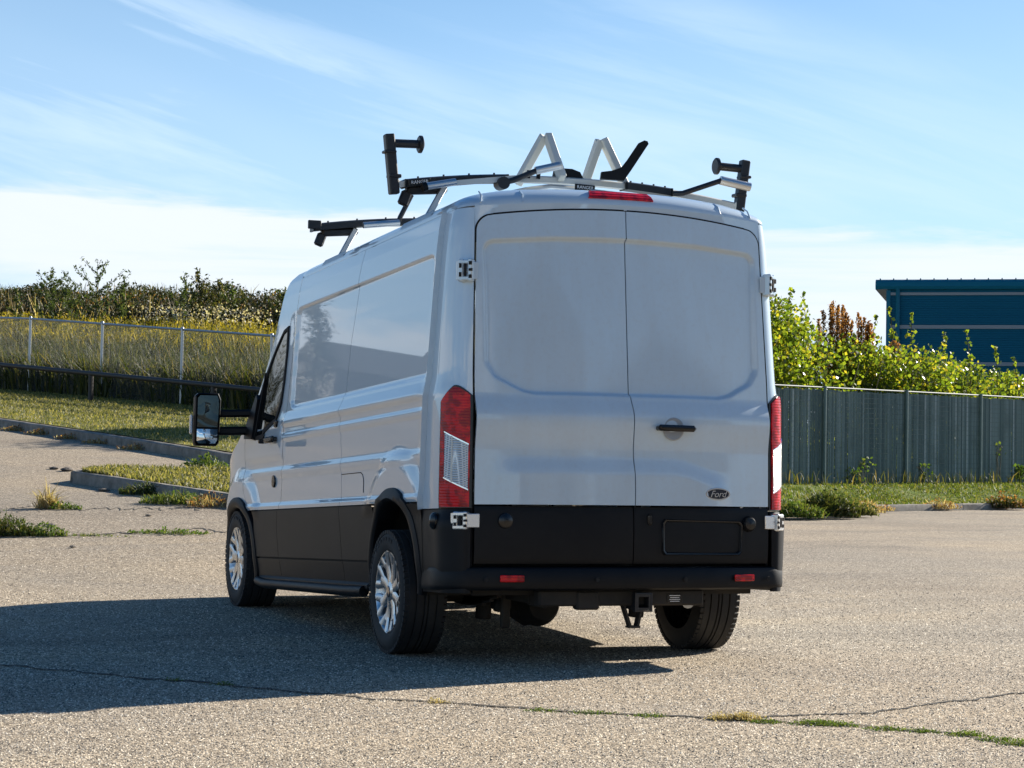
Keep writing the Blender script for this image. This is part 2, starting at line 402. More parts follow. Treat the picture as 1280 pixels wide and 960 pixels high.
def text(body, size, name, m, parent, mtx, extrude=.001, shear=0., space=1.):
    cu = bpy.data.curves.new(name, 'FONT'); cu.body = body; cu.size = size; cu.extrude = extrude; cu.align_x = 'CENTER'; cu.align_y = 'CENTER'; cu.shear = shear; cu.space_character = space; cu.resolution_u = 3
    t = bpy.data.objects.new(name + '_curve', cu); COL.objects.link(t)
    me = bpy.data.meshes.new_from_object(t.evaluated_get(bpy.context.evaluated_depsgraph_get())); bpy.data.objects.remove(t); bpy.data.curves.remove(cu)
    me.materials.clear(); me.materials.append(m); me.name = name
    o = bpy.data.objects.new(name, me); COL.objects.link(o); o.parent = parent; o.matrix_local = mtx; return o
def sstep(x, a, b):
    t = np.clip((np.asarray(x, float) - a) / (b - a), 0, 1); return t * t * (3 - 2 * t)

# ------------------------------------------------------------------ terrain of the yard
OX, OY = -4.4642, -11.2608                    # origin of the yard axes: a runs up the yard, b across it
FA, FB = (.3477, .9376), (.9376, -.3477)
def G(a, b, z=0.): return (OX + FA[0] * a + FB[0] * b, OY + FA[1] * a + FB[1] * b, z)
PF0 = np.array([49.5, -11.4]); NF = np.array([.66, .751])           # line of the chain-link fence on the left and its normal
def terr(a, b):
    a, b = np.asarray(a, float), np.asarray(b, float)
    wl = 1 - sstep(b, -2.6, .5)
    aa = np.minimum(a, 90.)
    L = .075 * np.maximum(aa - 16.5, 0) - .075 * 1.0 * (1 - np.exp(-np.maximum(aa - 16.5, 0) / 1.0))
    Rr = .012 * np.maximum(aa - 20, 0)
    d = (a - PF0[0]) * NF[0] + (b - PF0[1]) * NF[1]
    hill = .13 * np.clip(d - .6, 0, 14)
    return wl * (L + hill) + (1 - wl) * Rr
def tz(a, b): return float(terr(a, b))
def GT(a, b, dz=0.): return G(a, b, tz(a, b) + dz)
def sheet(name, A, B, m, dz, zf=None):
    Z = terr(A, B) + dz if zf is None else zf(A, B)
    P = np.stack([OX + FA[0] * A + FB[0] * B, OY + FA[1] * A + FB[1] * B, Z], -1)
    n, mm = A.shape; i, j = np.meshgrid(np.arange(n - 1), np.arange(mm - 1), indexing='ij')
    F = np.stack([i * mm + j, i * mm + j + 1, (i + 1) * mm + j + 1, (i + 1) * mm + j], -1).reshape(-1, 4)
    return npmesh(name, P.reshape(-1, 3), F, m, smooth=True)
def lines(*segs): return np.concatenate([np.arange(*s) for s in segs])
ga = lines((-400, -40, 20), (-40, 0, 4), (0, 62, .5), (62, 120, 4), (120, 900, 30)); gb = lines((-500, -60, 25), (-60, -14, 4), (-14, 16, .4), (16, 60, 4), (60, 500, 25))
A_, B_ = np.meshgrid(ga, gb, indexing='ij')
kind(sheet('parking_lot', A_, B_, ASPHALT, 0.), 'structure')

def pebbles():
    """the stones standing proud of the worn paving, thinning out with distance from the front of the yard"""
    n = 500000; a = 1 / (1 / 5.2 - RNG.random(n) * (1 / 5.2 - 1 / 34.)); a = a[RNG.random(n) > sstep(a, 13, 33) * .97]; n = len(a); b = (RNG.random(n) - .5) * (1.2 + a * .56)
    r_ = RNG.uniform(.0026, .0068, n) * (.75 + .035 * np.minimum(a, 18)); h = r_ * RNG.uniform(.4, .95, n) * (1 - .6 * sstep(a, 15, 32)); th = RNG.random(n) * 6.283
    z = terr(a, b) - .001; ang = th[:, None] + np.arange(4)[None] * (2 * np.pi / 4); rr = r_[:, None] * RNG.uniform(.7, 1.3, (n, 4))
    cx, cy = OX + FA[0] * a + FB[0] * b, OY + FA[1] * a + FB[1] * b
    V = np.zeros((n, 5, 3)); V[:, :4, 0] = cx[:, None] + np.cos(ang) * rr; V[:, :4, 1] = cy[:, None] + np.sin(ang) * rr; V[:, :4, 2] = z[:, None]
    V[:, 4, 0] = cx + RNG.normal(size=n) * r_ * .2; V[:, 4, 1] = cy + RNG.normal(size=n) * r_ * .2; V[:, 4, 2] = z + h
    i = np.arange(n)[:, None] * 5; F = np.concatenate([i + np.array([[k, (k + 1) % 4, 4]]) for k in range(4)])
    kind(npmesh('paving_aggregate', V.reshape(-1, 3), F, PEBBLE), 'stuff')
pebbles()

def ribbon(name, pts, wid, m, dz=.004, wob=0., n=120, k='structure'):
    """a narrow irregular strip laid on the ground along pts (a, b)"""
    pts = np.array(pts, float); L = np.r_[0, np.cumsum(np.hypot(*np.diff(pts, axis=0).T))]
    t = np.linspace(0, L[-1], n); a = np.interp(t, L, pts[:, 0]); b = np.interp(t, L, pts[:, 1])
    rng = np.random.default_rng(len(name) + int(abs(pts[0, 0] * 10)))
    wv = np.convolve(rng.normal(size=n + 8), np.ones(9) / 3, 'valid') * wob
    a = a + wv; hw = wid / 2 * (.55 + rng.random(n) * .9)
    P = np.zeros((n, 2, 3))
    for i in range(n):
        P[i, 0] = GT(a[i] - hw[i], b[i], dz); P[i, 1] = GT(a[i] + hw[i], b[i], dz)
    return kind(MB().grid(P).build(name, m, smooth=60), k)

# ------------------------------------------------------------------ the van: body surfaces (x right, y forward, zb body height before the nose-down shear)
van = tag(empty('cargo_van', (0, 0, 0)), 'white cargo van with black lower cladding and ladder racks on its roof', 'van')
_wz = [(.28, .950), (.50, .982), (.80, .996), (.845, .997), (.862, 1.000), (.885, .984), (1.04, .982), (1.075, .990), (1.10, .990), (1.13, .979), (1.29, .981),
       (1.31, .990), (1.335, .990), (1.35, .980), (1.385, .984), (1.41, 1.000), (1.425, 1.000), (1.49, .972), (2.0, .942), (2.18, .933), (2.30, .921), (2.385, .905), (2.45, .87)]
_zz = np.linspace(.2, 2.5, 2301); _ww = np.interp(_zz, *zip(*_wz)); _k = np.hanning(17); _k /= _k.sum()
_ww = np.convolve(np.pad(_ww, 8, 'edge'), _k, 'valid')
AL = [(2.5, 2.47), (2.75, 2.42), (2.84, 2.33), (2.90, 2.20), (3.02, 2.0), (3.2, 1.83), (3.42, 1.64), (3.62, 1.48), (3.85, 1.35), (4.3, 1.20), (4.6, 1.05), (4.78, .90)]
AR, AF = (-.06, .43), (3.70, .43)             # wheel-arch centres
def side(y, zb, s=-1):
    """outer skin of the flank at body height zb"""
    y, zb = np.broadcast_arrays(np.asarray(y, float), np.asarray(zb, float))
    w_ = np.interp(zb, _zz, _ww)
    # swages run out near the wheel arches and the pillars
    plain = np.interp(zb, [.28, .5, .85, 1.4, 1.5, 2.0, 2.18, 2.30, 2.385, 2.45], [.95, .982, .997, .993, .975, .945, .933, .921, .905, .87])
    k = sstep(y, -.62, -.40) * (1 - sstep(y, 3.35, 3.75)) * (1 - sstep(y, 2.46, 2.60) * sstep(zb, 1.15, 1.22)); w_ = plain + (w_ - plain) * k
    for (cy, cz) in (AR, AF):
        rho = np.hypot(y - cy, zb - cz)
        w_ = w_ + .026 * (1 - sstep(rho, .60, .74)) * sstep(zb, .75, .9)
    sdx = np.abs(y - .94) - 1.46; sdz = np.abs(zb - 1.84) - .335         # long recessed panel
    rr = .07; q = np.hypot(np.maximum(sdx + rr, 0), np.maximum(sdz + rr, 0)) + np.minimum(np.maximum(sdx + rr, sdz + rr), 0) - rr
    w_ = w_ - .014 * (1 - sstep(q, -.009, .004)) * sstep(zb, 1.49, 1.53)
    w_ = w_ - .24 * np.clip((y - 3.9) / .88, 0, 2) ** 2 - .05 * sstep(y, 2.9, 4.3) * sstep(zb, 1.2, 2.2)
    return np.stack([s * w_, y + 0 * w_, zb + 0 * w_], -1)
def yrear(zb): return np.interp(zb, [.3, .5, 1.35, 2.4, 2.5], [-1.07, -1.065, -1.05, -.945, -.93])
def xdoor(zb): return np.interp(zb, [.3, .9, 1.5, 2.4], [.852, .852, .850, .824])
def ydoor(x, zb): return yrear(zb) + .085 * (np.abs(x) / .8456) ** 2
def contour(t, zb, s=-1):
    """rear quarter: t 0 on the flank at y=-.55, .35 where the corner starts, 1 at the door edge"""
    t, zb = np.broadcast_arrays(np.asarray(t, float), np.asarray(zb, float))
    A = side(np.full_like(zb, -.74), zb, -1)[..., 0]; xd = xdoor(zb) + .008; ye = ydoor(xd, zb)
    u = np.clip((t - .35) / .65, 0, 1)
    px = -(1 - u) ** 2 * -A + 0; x = (1 - u) ** 2 * A + 2 * u * (1 - u) * (A * .985) + u * u * (-xd)
    y = (1 - u) ** 2 * -.74 + 2 * u * (1 - u) * (ye + .018) + u * u * ye
    k = t < .35; fl = side(-.55 + (-.19) * np.clip(t / .35, 0, 1), zb, -1)
    x = np.where(k, fl[..., 0], x); y = np.where(k, fl[..., 1], y)
    return np.stack([-s * x, y, zb + 0 * x], -1)
def nrm2(P, c=(0, 1.0)):
    """outward normals in plan of a (.., n, 3) grid along its last-but-one axis"""
    T = np.gradient(P, axis=-2); N = np.stack([T[..., 1], -T[..., 0], 0 * T[..., 0]], -1); N /= np.linalg.norm(N, axis=-1, keepdims=True) + 1e-9
    return N * np.sign((N[..., 0] * (P[..., 0] - c[0]) + N[..., 1] * (P[..., 1] - c[1])))[..., None]
def zlev(a, b, dz=.02):
    z = np.arange(a, b + dz * .5, dz); z[-1] = b; return z
def in_arch(y, z, rad=.445): return any(math.hypot(y - cy, z - cz) < rad for cy, cz in (AR, AF))

seam1 = lambda z: np.interp(z, [.3, .5, .95, 1.34, 1.83, 2.21, 2.42], [.985, .995, 1.07, 1.13, 1.08, .96, .90])
seam2 = lambda z: np.interp(z, [.3, .7, .93, 1.35, 2.0, 2.42], [2.53, 2.60, 2.56, 2.52, 2.44, 2.40])
seamq = lambda z: np.interp(z, [.3, 1.5, 2.42], [-.56, -.62, -.63])
seam3 = lambda z: np.interp(z, [.3, .7, .98, 1.3, 2.42], [3.25, 3.27, 3.55, 3.62, 3.62])
ZTOP = 2.385; g = .003
def skin(name, y0, y1, z0, z1, s, m, dz=.0075, dy=.02, off=0., arch=True, lip=.014, ztop=None):
    Z = zlev(z0, z1, dz); n = max(3, int((float(np.mean(y1(Z))) - float(np.mean(y0(Z)))) / dy))
    t = np.linspace(0, 1, n)[None, :]; Zg = np.repeat(Z[:, None], n, 1)
    Y = (y0(Z) + g)[:, None] * (1 - t) + (y1(Z) - g)[:, None] * t
    if ztop is not None:
        for _ in range(4):
            Y = (y0(Zg) + g) * (1 - t) + (y1(Zg) - g) * t; Zg = z0 + (np.repeat(Z[:, None], n, 1) - z0) * ((np.minimum(ztop(Y), z1) - z0) / (z1 - z0))
    P = side(Y, Zg, s); P[..., 0] += s * off
    mb = MB()
    if arch and (in_arch(Y.min(), .5, .9) or in_arch(Y.max(), .5, .9) or any(Y.min() < c[0] < Y.max() for c in (AR, AF))):
        ok = lambda i, j: not in_arch((Y[i, j] + Y[i + 1, j + 1]) / 2, (Zg[i, j] + Zg[i + 1, j + 1]) / 2)
        mb.grid(P, keep=ok)
    else: mb.panel(P, lip)
    return mb.build(name, m, van, shear=True, smooth=50)
ala = lambda y: np.interp(y, *zip(*AL)) - .012
for s in (-1, 1):
    skin('quarter_panel', seamq, seam1, .84, ZTOP, s, PAINT)
    skin('side_panel', seam1, seam2, .84, ZTOP, s, PAINT)
    door = skin('front_door', seam2, seam3, .84, ZTOP + .05, s, PAINT, ztop=ala)
    skin('front_wing', seam3, lambda z: 4.78 + 0 * z, .62, 2.4, s, PAINT, ztop=ala)
    # rear corner pillar
    Z = zlev(.80, ZTOP, .03); T = np.r_[np.linspace(-.02, .35, 6), np.linspace(.37, 1, 22)]
    T0 = np.where(T < 0, 0, T)
    P = contour(T0[None, :], Z[:, None], s)
    sq = seamq(Z); P[:, 0] = side(sq - g, Z, s)
    MB().panel(P, .03).build('corner_pillar', PAINT, van, shear=True, smooth=50)
    # lower cladding in separate mouldings
    for (a, b, q) in ((lambda z: .30 + 0 * z, seam1, 0), (seam1, seam2, 1), (seam2, lambda z: 3.26 + 0 * z, 0)):
        skin('upper_cladding', a, b, .515, .83, s, PLASTIC, off=.010)
        skin('lower_cladding', a, b, .36, .503, s, PLASTIC, off=.006)
    skin('upper_cladding', lambda z: -.585 + 0 * z, lambda z: -.30 + 0 * z, .36, .83, s, PLASTIC, off=.012)
    skin('upper_cladding', lambda z: 3.27 + 0 * z, lambda z: 4.75 + 0 * z, .34, .66, s, PLASTIC, off=.008)
    # dark backing behind the shut lines
    for f_ in (seam1, seam2, seam3, seamq):
        Z = zlev(.36, 2.36, .05); Zt = np.minimum(Z, ala(f_(Z)) - .03)
        P = np.stack([side(f_(Z) + d, Zt, s) - np.array([s * .016, 0, 0]) for d in (-.04, 0, .04)], 1)
        MB().grid(P, keep=lambda i, j: not in_arch(float(f_(Z)[i]), Z[i], .5)).build('seam_backing', GAP, van, shear=True)
    for zc in (.509, .836):
        Y = np.arange(.40, 3.2, .04); P = np.stack([side(Y, zc + d, s) - np.array([s * .004, 0, 0]) for d in (-.012, .012)], 0)
        MB().grid(P, keep=lambda i, j: not in_arch(Y[j], zc, .46)).build('seam_backing', GAP, van, shear=True)
    # arch flares and liners
    for (cy, cz), ro in ((AR, .497), (AF, .51)):
        th = np.linspace(R(-22), R(202), 44); prof = ((ro, -.012), (ro - .004, .016), (ro - .03, .026), (ro - .060, .024), (ro - .075, .012), (ro - .078, -.09))
        P = np.zeros((len(th), len(prof), 3))
        for i, t in enumerate(th):
            for j, (r_, o_) in enumerate(prof):
                y_, z_ = cy + r_ * math.cos(t), cz + r_ * math.sin(t) * (1.0 if math.sin(t) > 0 else .5)
                x_ = side(y_, max(z_, .3), s)[0] if y_ > -.74 else -1
                P[i, j] = (x_ + s * o_, y_, z_)
        MB().grid(P).build('wheel_arch_flare', PLASTIC, van, shear=True, smooth=45)
        mb = MB().lathe([(s * .97, .44), (s * .62, .44), (s * .62, .02)], (0, cy, cz - .02), 'x', 32, -.12, math.pi + .12)
        mb.build('wheel_well', UNDER, van)
    # side step tube and sill
    mb = MB().tube([(s * .99, .52, .335), (s * 1.0, .9, .33), (s * 1.0, 2.9, .33), (s * .985, 3.16, .345)], .032, 12)
    mb.box((s * .93, 1.8, .36), (.12, 2.7, .05), bev=.015)
    mb.build('side_step', PLASTIC, van, shear=True)
    # door furniture
    h = MB().bar(side(2.66, 1.315, s) + [s * .03, 0, 0], side(2.88, 1.315, s) + [s * .03, 0, 0], .03, .045, bev=.012)
    for y_ in (2.68, 3.06): h.box(side(y_, 1.315, s) + [s * .01, 0, 0], (.05, .03, .03), bev=.005)
    h.build('handle', PLASTIC_G, door, shear=True)
    MB().box(side(2.70, 1.42, s) + [s * .006, 0, 0], (.02, .07, .05), bev=.01).build('key_guard', PLASTIC_G, door, shear=True)
    MB().lathe([(0, .045), (s * .012, .04), (s * .014, 0)], side(2.76, 1.03, s), 'x', 20).build('lock_badge', PLASTIC_G, door, shear=True)
    # side window: glass inside a black rubber frame
    pol = [(2.60, 2.07), (2.72, 2.05), (2.90, 1.945), (3.08, 1.82), (3.24, 1.69), (3.39, 1.56), (3.50, 1.43), (3.50, 1.37), (3.30, 1.345), (3.02, 1.35), (3.06, 1.38), (2.73, 1.45), (2.645, 1.56), (2.605, 1.70), (2.585, 1.9)]
    pc = np.array(pol); ctr = pc.mean(0)
    def inset(d): 
        v = pc - ctr; L = np.linalg.norm(v, axis=1, keepdims=True); return ctr + v * (1 - d / L)
    def lift(p2, o): Q = side(p2[:, 0], p2[:, 1], s); Q[:, 0] += s * o; return Q
    rings = [lift(inset(-.018), .001), lift(inset(-.014), .010), lift(inset(.018), .010), lift(inset(.022), .002)]
    MB().grid(np.array(rings), wrap=True).build('window_frame', GAP, door, shear=True, smooth=40)
    gl = lift(inset(.016), .003); MB().add(list(gl) + [tuple(lift(ctr[None], .003)[0])], [(i, (i + 1) % len(gl), len(gl)) for i in range(len(gl))]).build('window_pane', GLASS_D, door, shear=True, smooth=60)
    MB().prism([(3.27, 1.34), (3.50, 1.35), (3.51, 1.42), (3.39, 1.56), (3.28, 1.655), (3.23, 1.62)], .03, lambda u, v, d: tuple(side(u, v, s) + [s * (.008 + d), 0, 0])).build('mirror_sail', PLASTIC, door, shear=True)
    MB().bar(side(3.27, 1.35, s) + [s * .008, 0, 0], side(3.13, 1.80, s) + [s * .008, 0, 0], .02, .012).build('quarter_glass_bar', GAP, door, shear=True)
    # towing mirror on two arms
    mir = MB()
    for z_, d in ((1.535, .055), (1.41, .060)): mir.bar((s * .96, 3.46, z_), (s * 1.27, 3.56, z_ - .005), .05, d, bev=.015)
    mir.bar((s * .985, 3.45, 1.36), (s * .985, 3.45, 1.62), .11, .06, bev=.02)
    mir = mir.build('towing_mirror', PLASTIC, van, shear=True)
    hd = [(-.085, -.17), (-.075, -.185), (.07, -.185), (.088, -.165), (.098, .14), (.080, .185), (-.060, .185), (-.082, .165)]
    def head(k, yy, z0=1.485, xc=1.305):
        return [(s * (xc - u * k), yy, z0 + v * k) for u, v in hd]
    mb = MB(); mb.grid(np.array([head(.97, 3.475), head(1.02, 3.485), head(1.02, 3.53), head(.9, 3.60), head(.55, 3.64)]), wrap=True)
    mb.add(head(.55, 3.64), [tuple(range(8))]); mb.add(head(.90, 3.482), [tuple(range(8))])
    mb.build('mirror_head', PLASTIC, mir, shear=True, smooth=40)
    tilt = lambda u, v: (s * (1.305 - u), 3.474 + .02 * u, 1.485 + v)
    def dome(poly, name, y_, bulge, out, m=MIRROR):
        p = np.array(poly); c = p.mean(0)
        P = np.array([[(s * (1.305 - (c[0] + (q[0] - c[0]) * k)), y_ + out * (q[0] - 0) - bulge * (1 - k * k), 1.485 + c[1] + (q[1] - c[1]) * k) for q in p] for k in (1, .75, .5, .25, .02)])
        MB().grid(P, wrap=True).build(name, m, mir, shear=True, smooth=80)
    dome([(-.07, -.055), (.075, -.055), (.085, .13), (.07, .17), (-.052, .17), (-.068, .15)], 'mirror_glass', 3.472, .002, -.03, MIRROR_D)
    dome([(-.072, -.155), (-.06, -.172), (.06, -.172), (.074, -.15), (.076, -.070), (-.072, -.070)], 'spotting_mirror', 3.472, .014, .0)
    MB().box((s * 1.405, 3.54, 1.45), (.02, .05, .14), bev=.008).build('side_repeater', CLEAR, mir, shear=True)
    # fuel-flap outline pressed in the flank, marker dome on the cladding
    MB().lathe([(0, .045), (s * .012, .044), (s * .024, .030), (s * .030, 0)], contour(np.array(.46), np.array(.735), s) + [s * .020, 0, 0], 'x', 20).build('parking_sensor', PLASTIC_G, van, shear=True)

ln = [(float(seam1(1.03)) - .01, 1.03)] + [(y, 1.03) for y in np.linspace(1.0, .66, 8)] + [(.62, 1.015), (.60, .99)] + [(.595 - .0 * z, z) for z in np.linspace(.97, .91, 4)]
MB().tube([side(y, z, -1) + [-.0005, 0, 0] for y, z in ln], .0028, 6).build('filler_door_gap', GAP, van, shear=True)
# roof: one crowned skin whose rounded tail follows the plan of the corner pillars
_ct = contour(np.linspace(.35, 1, 60), np.full(60, ZTOP), 1); _xd = float(_ct[-1, 0])
def yout(x):
    x = np.abs(x); return np.where(x <= _xd, ydoor(np.minimum(x, _xd), ZTOP + .01), np.interp(x, _ct[::-1, 0], _ct[::-1, 1]))
WR = .899; u = np.linspace(-1, 1, 91); u = np.sign(u) * (1 - (1 - np.abs(u)) ** 1.6)
def roofz(u, k, y):
    dome_ = (1 - np.abs(u) ** 2.6) ** (1 / 2.6); z0 = 2.389 + .040 * (1 - u * u) * (1 - sstep(y, -.7, -.5))
    rib = .006 * sum(np.exp(-((u * .88 - c) / .03) ** 2) for c in (-.6, -.36, -.12, .12, .36, .6)) * sstep(y, -.55, -.4) * (1 - sstep(y, 2.2, 2.4))
    return z0 + (2.389 + .142 * dome_ - rib - z0) * k
rows = []
for d in .20 * (1 - np.cos(np.linspace(0, math.pi / 2, 14))):
    x = u * WR; y = yout(x) + d; k = math.sqrt(max(0, 1 - ((.20 - d) / .20) ** 2)); rows.append(np.stack([x, y, roofz(u, k, y)], -1))
ye = yout(u * WR) + .20
for q in np.linspace(.15, 1, 7): y = ye * (1 - q) + -.45 * q; rows.append(np.stack([u * WR, y, roofz(u, 1., y)], -1))
for y in np.r_[np.linspace(-.36, 2.3, 38), np.linspace(2.36, 2.87, 12)]:
    drop = np.interp(y, [2.3, 2.5, 2.7, 2.87], [0, .004, .02, .075]); wv = np.interp(y, [2.4, 2.87], [WR, .85]); yy = np.full(91, y)
    rows.append(np.stack([u * wv, yy, roofz(u, 1., yy) - drop], -1))
roof = MB().panel(np.array(rows), .02, (0, 1, 1)).build('roof', PAINT, van, shear=True, smooth=60)
for s in (-1, 1):                               # bare strip in the roof ditch and its short covers
    for (a, b) in ((-.32, .25), (1.45, 1.95)):
        MB().grid(np.array([[(s * (.897 - d), y, 2.405 + h_) for d, h_ in ((0, 0), (.004, .022), (.022, .046))] for y in np.linspace(a, b, 8)])).build('ditch_cover', STEEL, roof, shear=True)
for x in (-.80, -.58, .58, .78):
    MB().tube([(x, float(yout(np.array(x))) + .002, 2.432 - .03 * x * x), (x * .99, float(yout(np.array(x))) + .022, 2.474 - .03 * x * x), (x * .985, float(yout(np.array(x))) + .07, 2.500 - .03 * x * x)], .005, 8).build('roof_bead', PAINT, roof, shear=True)
# windscreen, bonnet and nose
for nm, a, b, m in (('windscreen', 3.06, 3.85, GLASS_D), ('bonnet', 3.86, 4.78, PAINT)):
    ys = np.linspace(a, b, 40); u = np.linspace(-1, 1, 25); P = np.zeros((40, 25, 3))
    for i, y in enumerate(ys):
        zt = float(np.interp(y, *zip(*AL))) - .006; x0 = abs(float(side(y, zt, 1)[0])) - .004
        P[i] = np.stack([u * x0, y + .05 * (1 - u ** 2), zt + .03 * (1 - u ** 2) + 0 * u], -1)
    MB().panel(P, .02).build(nm, m, van, shear=True, smooth=60)
P = np.zeros((8, 25, 3))
for i, z in enumerate(np.linspace(.30, .895, 8)):
    u = np.linspace(-1, 1, 25); x0 = abs(float(side(4.78, z, 1)[0])); P[i] = np.stack([u * x0, 4.78 + .10 * (1 - u ** 2), z + .05 * (1 - u ** 2) * (z > .9)], -1)
MB().panel(P, .03).build('front_bumper', PLASTIC, van, shear=True, smooth=60)

# rear doors
def ztopd(x): return 2.397 - .045 * (np.abs(x) / .8) ** 2
def poly_sdf(px, pz, poly):
    d = np.full(px.shape, 1e9); ins = np.zeros(px.shape, bool); n = len(poly)
    for i in range(n):
        ax, az_ = poly[i]; bx, bz = poly[(i + 1) % n]; ex, ez = bx - ax, bz - az_
        t = np.clip(((px - ax) * ex + (pz - az_) * ez) / (ex * ex + ez * ez), 0, 1)
        d = np.minimum(d, np.hypot(px - ax - t * ex, pz - az_ - t * ez))
        c = ((az_ > pz) != (bz > pz)) & (px < (bx - ax) * (pz - az_) / (bz - az_ + 1e-12) + ax); ins ^= c
    return np.where(ins, -d, d)
REC = [(-.728, 2.15), (-.40, 2.172), (0, 2.18), (.40, 2.172), (.728, 2.15), (.728, 1.58), (.70, 1.535), (.58, 1.475), (.53, 1.465), (-.53, 1.465), (-.58, 1.475), (-.70, 1.535), (-.728, 1.58)]
def rear_disp(x, zb):
    q = poly_sdf(x, zb, REC) - .065
    wq = .026 - .015 * (1 - sstep(zb, 1.40, 1.62)) - .010 * sstep(zb, 2.0, 2.16)
    d = .026 * (1 - sstep(q, -wq, .004))                                # pressed-in panel (towards the cabin is +y)
    d = d - .034 * (1 - sstep(zb, 1.275, 1.405)) * (1 - .0 * x) + .020 * (1 - sstep(zb, 1.10, 1.27))
    k = 1 - sstep(np.abs(x), .50, .62) * (x > 0) - sstep(np.abs(x), .62, .78) * (x < 0)
    zt2 = 1.085 - .085 * sstep(x, .22, .62); d = d - .024 * (1 - sstep(zb - zt2, -.115, 0.)) * k
    return d
def door_rows(s, z0, dz=.0085):
    v = np.r_[np.linspace(0, .9, int(1.7 / dz)), np.linspace(.905, 1, 26)]; n = 110; u = np.linspace(0, 1, n)
    V, U = np.meshgrid(v, u, indexing='ij')
    zz = z0 + V * (ztopd(U * .83) - z0); rc = .09
    xo = xdoor(zz) - .002; dd = np.clip((1 - V) * (2.37 - z0), 0, rc); xo = xo - (rc - np.sqrt(np.maximum(rc ** 2 - (rc - dd) ** 2, 0)))
    seam = np.interp(zz, [.3, .9, 1.32, 1.40, 2.5], [.012, .012, .004, -.004, -.004])
    x = np.where(s > 0, seam + g, -(seam - g)) * (1 - U) + xo * U
    return s * x, zz
doors = {}
for s in (-1, 1):
    X, Zd = door_rows(s, .82); Y = ydoor(X, Zd) + rear_disp(X, Zd) - .004
    dr = MB().panel(np.stack([X, Y, Zd], -1), .03).build('rear_door', PAINT_D, van, shear=True, smooth=60); doors[s] = dr
    # black lower moulding of the door
    v = np.linspace(0, 1, 22); u = np.linspace(0, 1, 50); V, U = np.meshgrid(v, u, indexing='ij'); zz = .512 + V * (.812 - .512)
    x = s * ((.012 * (1 if s > 0 else -1) + g) * (1 - U) + (xdoor(zz) - .002) * U)
    cr = .02 * np.sin(np.pi * V) ** .5
    MB().panel(np.stack([x, ydoor(x, zz) - .012 - cr * .6, zz], -1), .03).build('door_cladding', PLASTIC, dr, shear=True, smooth=60)
    # body header between the door's top edge and the roof
    bo = [(X[i, -1] + s * .003, Zd[i, -1] + .003) for i in range(len(X) - 27, len(X) - 1)] + [(x, z + .006) for x, z in zip(X[-1, ::-3], Zd[-1, ::-3])] + [(0., Zd[-1, 0] + .006)]
    tp = [(s * max(abs(x), _xd if i < 26 else 0) if i < 18 else x, 0) for i, (x, z) in enumerate(bo)]
    P = np.array([[(x, float(ydoor(x, z)) + .002, z) for x, z in bo], [(x, float(yout(np.array(x))) + .0005, float(roofz(np.array(x / WR), 0., np.array(-.95))) + .001) for x, _ in tp]])
    Q = np.array([P[0] * (1 - k_) + P[1] * k_ for k_ in (0, .33, .66, 1)]); MB().panel(Q, .02).build('door_header', PAINT, van, shear=True, smooth=60)
    # seal line round the door
    zz = np.r_[np.linspace(.50, 2.27, 30)]; out = [(s * (xdoor(z) + .004), ydoor(xdoor(z), z) + .006, z) for z in zz]
    Xr, Zr = X[-27:, -1], Zd[-27:, -1]; out += [(x + s * .003, float(ydoor(x, z)) + .004, z + .003) for x, z in zip(Xr, Zr)]
    out += [(x, float(ydoor(x, z)) + .004, z + .005) for x, z in zip(X[-1, ::-4], Zd[-1, ::-4])]
    MB().tube(out, .0055, 6).build('door_seal', GAP, van, shear=True)
MB().grid(np.array([[(x, float(yrear(z)) + .056, z) for x in (-.05, 0, .05)] for z in np.linspace(.5, 2.39, 20)])).build('seam_backing', GAP, van, shear=True)
# door furniture
dr = doors[1]
def rear_pt(x, zb, o=0.): return (x, float(ydoor(x, zb) + rear_disp(np.array(x), np.array(zb))) - o, zb)
c = rear_pt(.235, 1.228, .004)
MB().lathe([(-.003, .062), (-.006, .056), (-.002, .045), (.004, .0)], c, 'y', 32).build('handle_recess', mat('grey_handle_recess', (.34, .35, .36), .5), dr, shear=True)
h = MB().bar(rear_pt(.125, 1.232, .045), rear_pt(.352, 1.230, .045), .034, .034, bev=.013)
for x in (.145, .335): h.bar(rear_pt(x, 1.231, .0), rear_pt(x, 1.231, .05), .028, .026, bev=.006)
h.build('handle', PLASTIC_G, dr, shear=True)
ec = Vector(rear_pt(.505, .885, .004)); rake = Matrix.Rotation(R(90), 3, 'X')
def oval(a, b, dy, n=40): return [(ec.x + a * math.cos(2 * math.pi * k / n), ec.y - dy + .02 * (a * math.cos(2 * math.pi * k / n)), ec.z + b * math.sin(2 * math.pi * k / n)) for k in range(n)]
MB().grid(np.array([oval(.075, .034, 0), oval(.073, .032, .008), oval(.066, .026, .008), oval(.065, .025, .005)]), wrap=True).build('badge_ring', CHROME, dr, shear=True)
badge = MB().add(oval(.066, .026, .0055), [tuple(range(40))]).build('badge', EMBLUE, dr, shear=True)
text('Ford', .050, 'lettering', CHROME, dr, Matrix.Translation((ec.x, ec.y - .008, ec.z - .001 + SH * ec.y)) @ rake.to_4x4(), .0015, .32, .95)
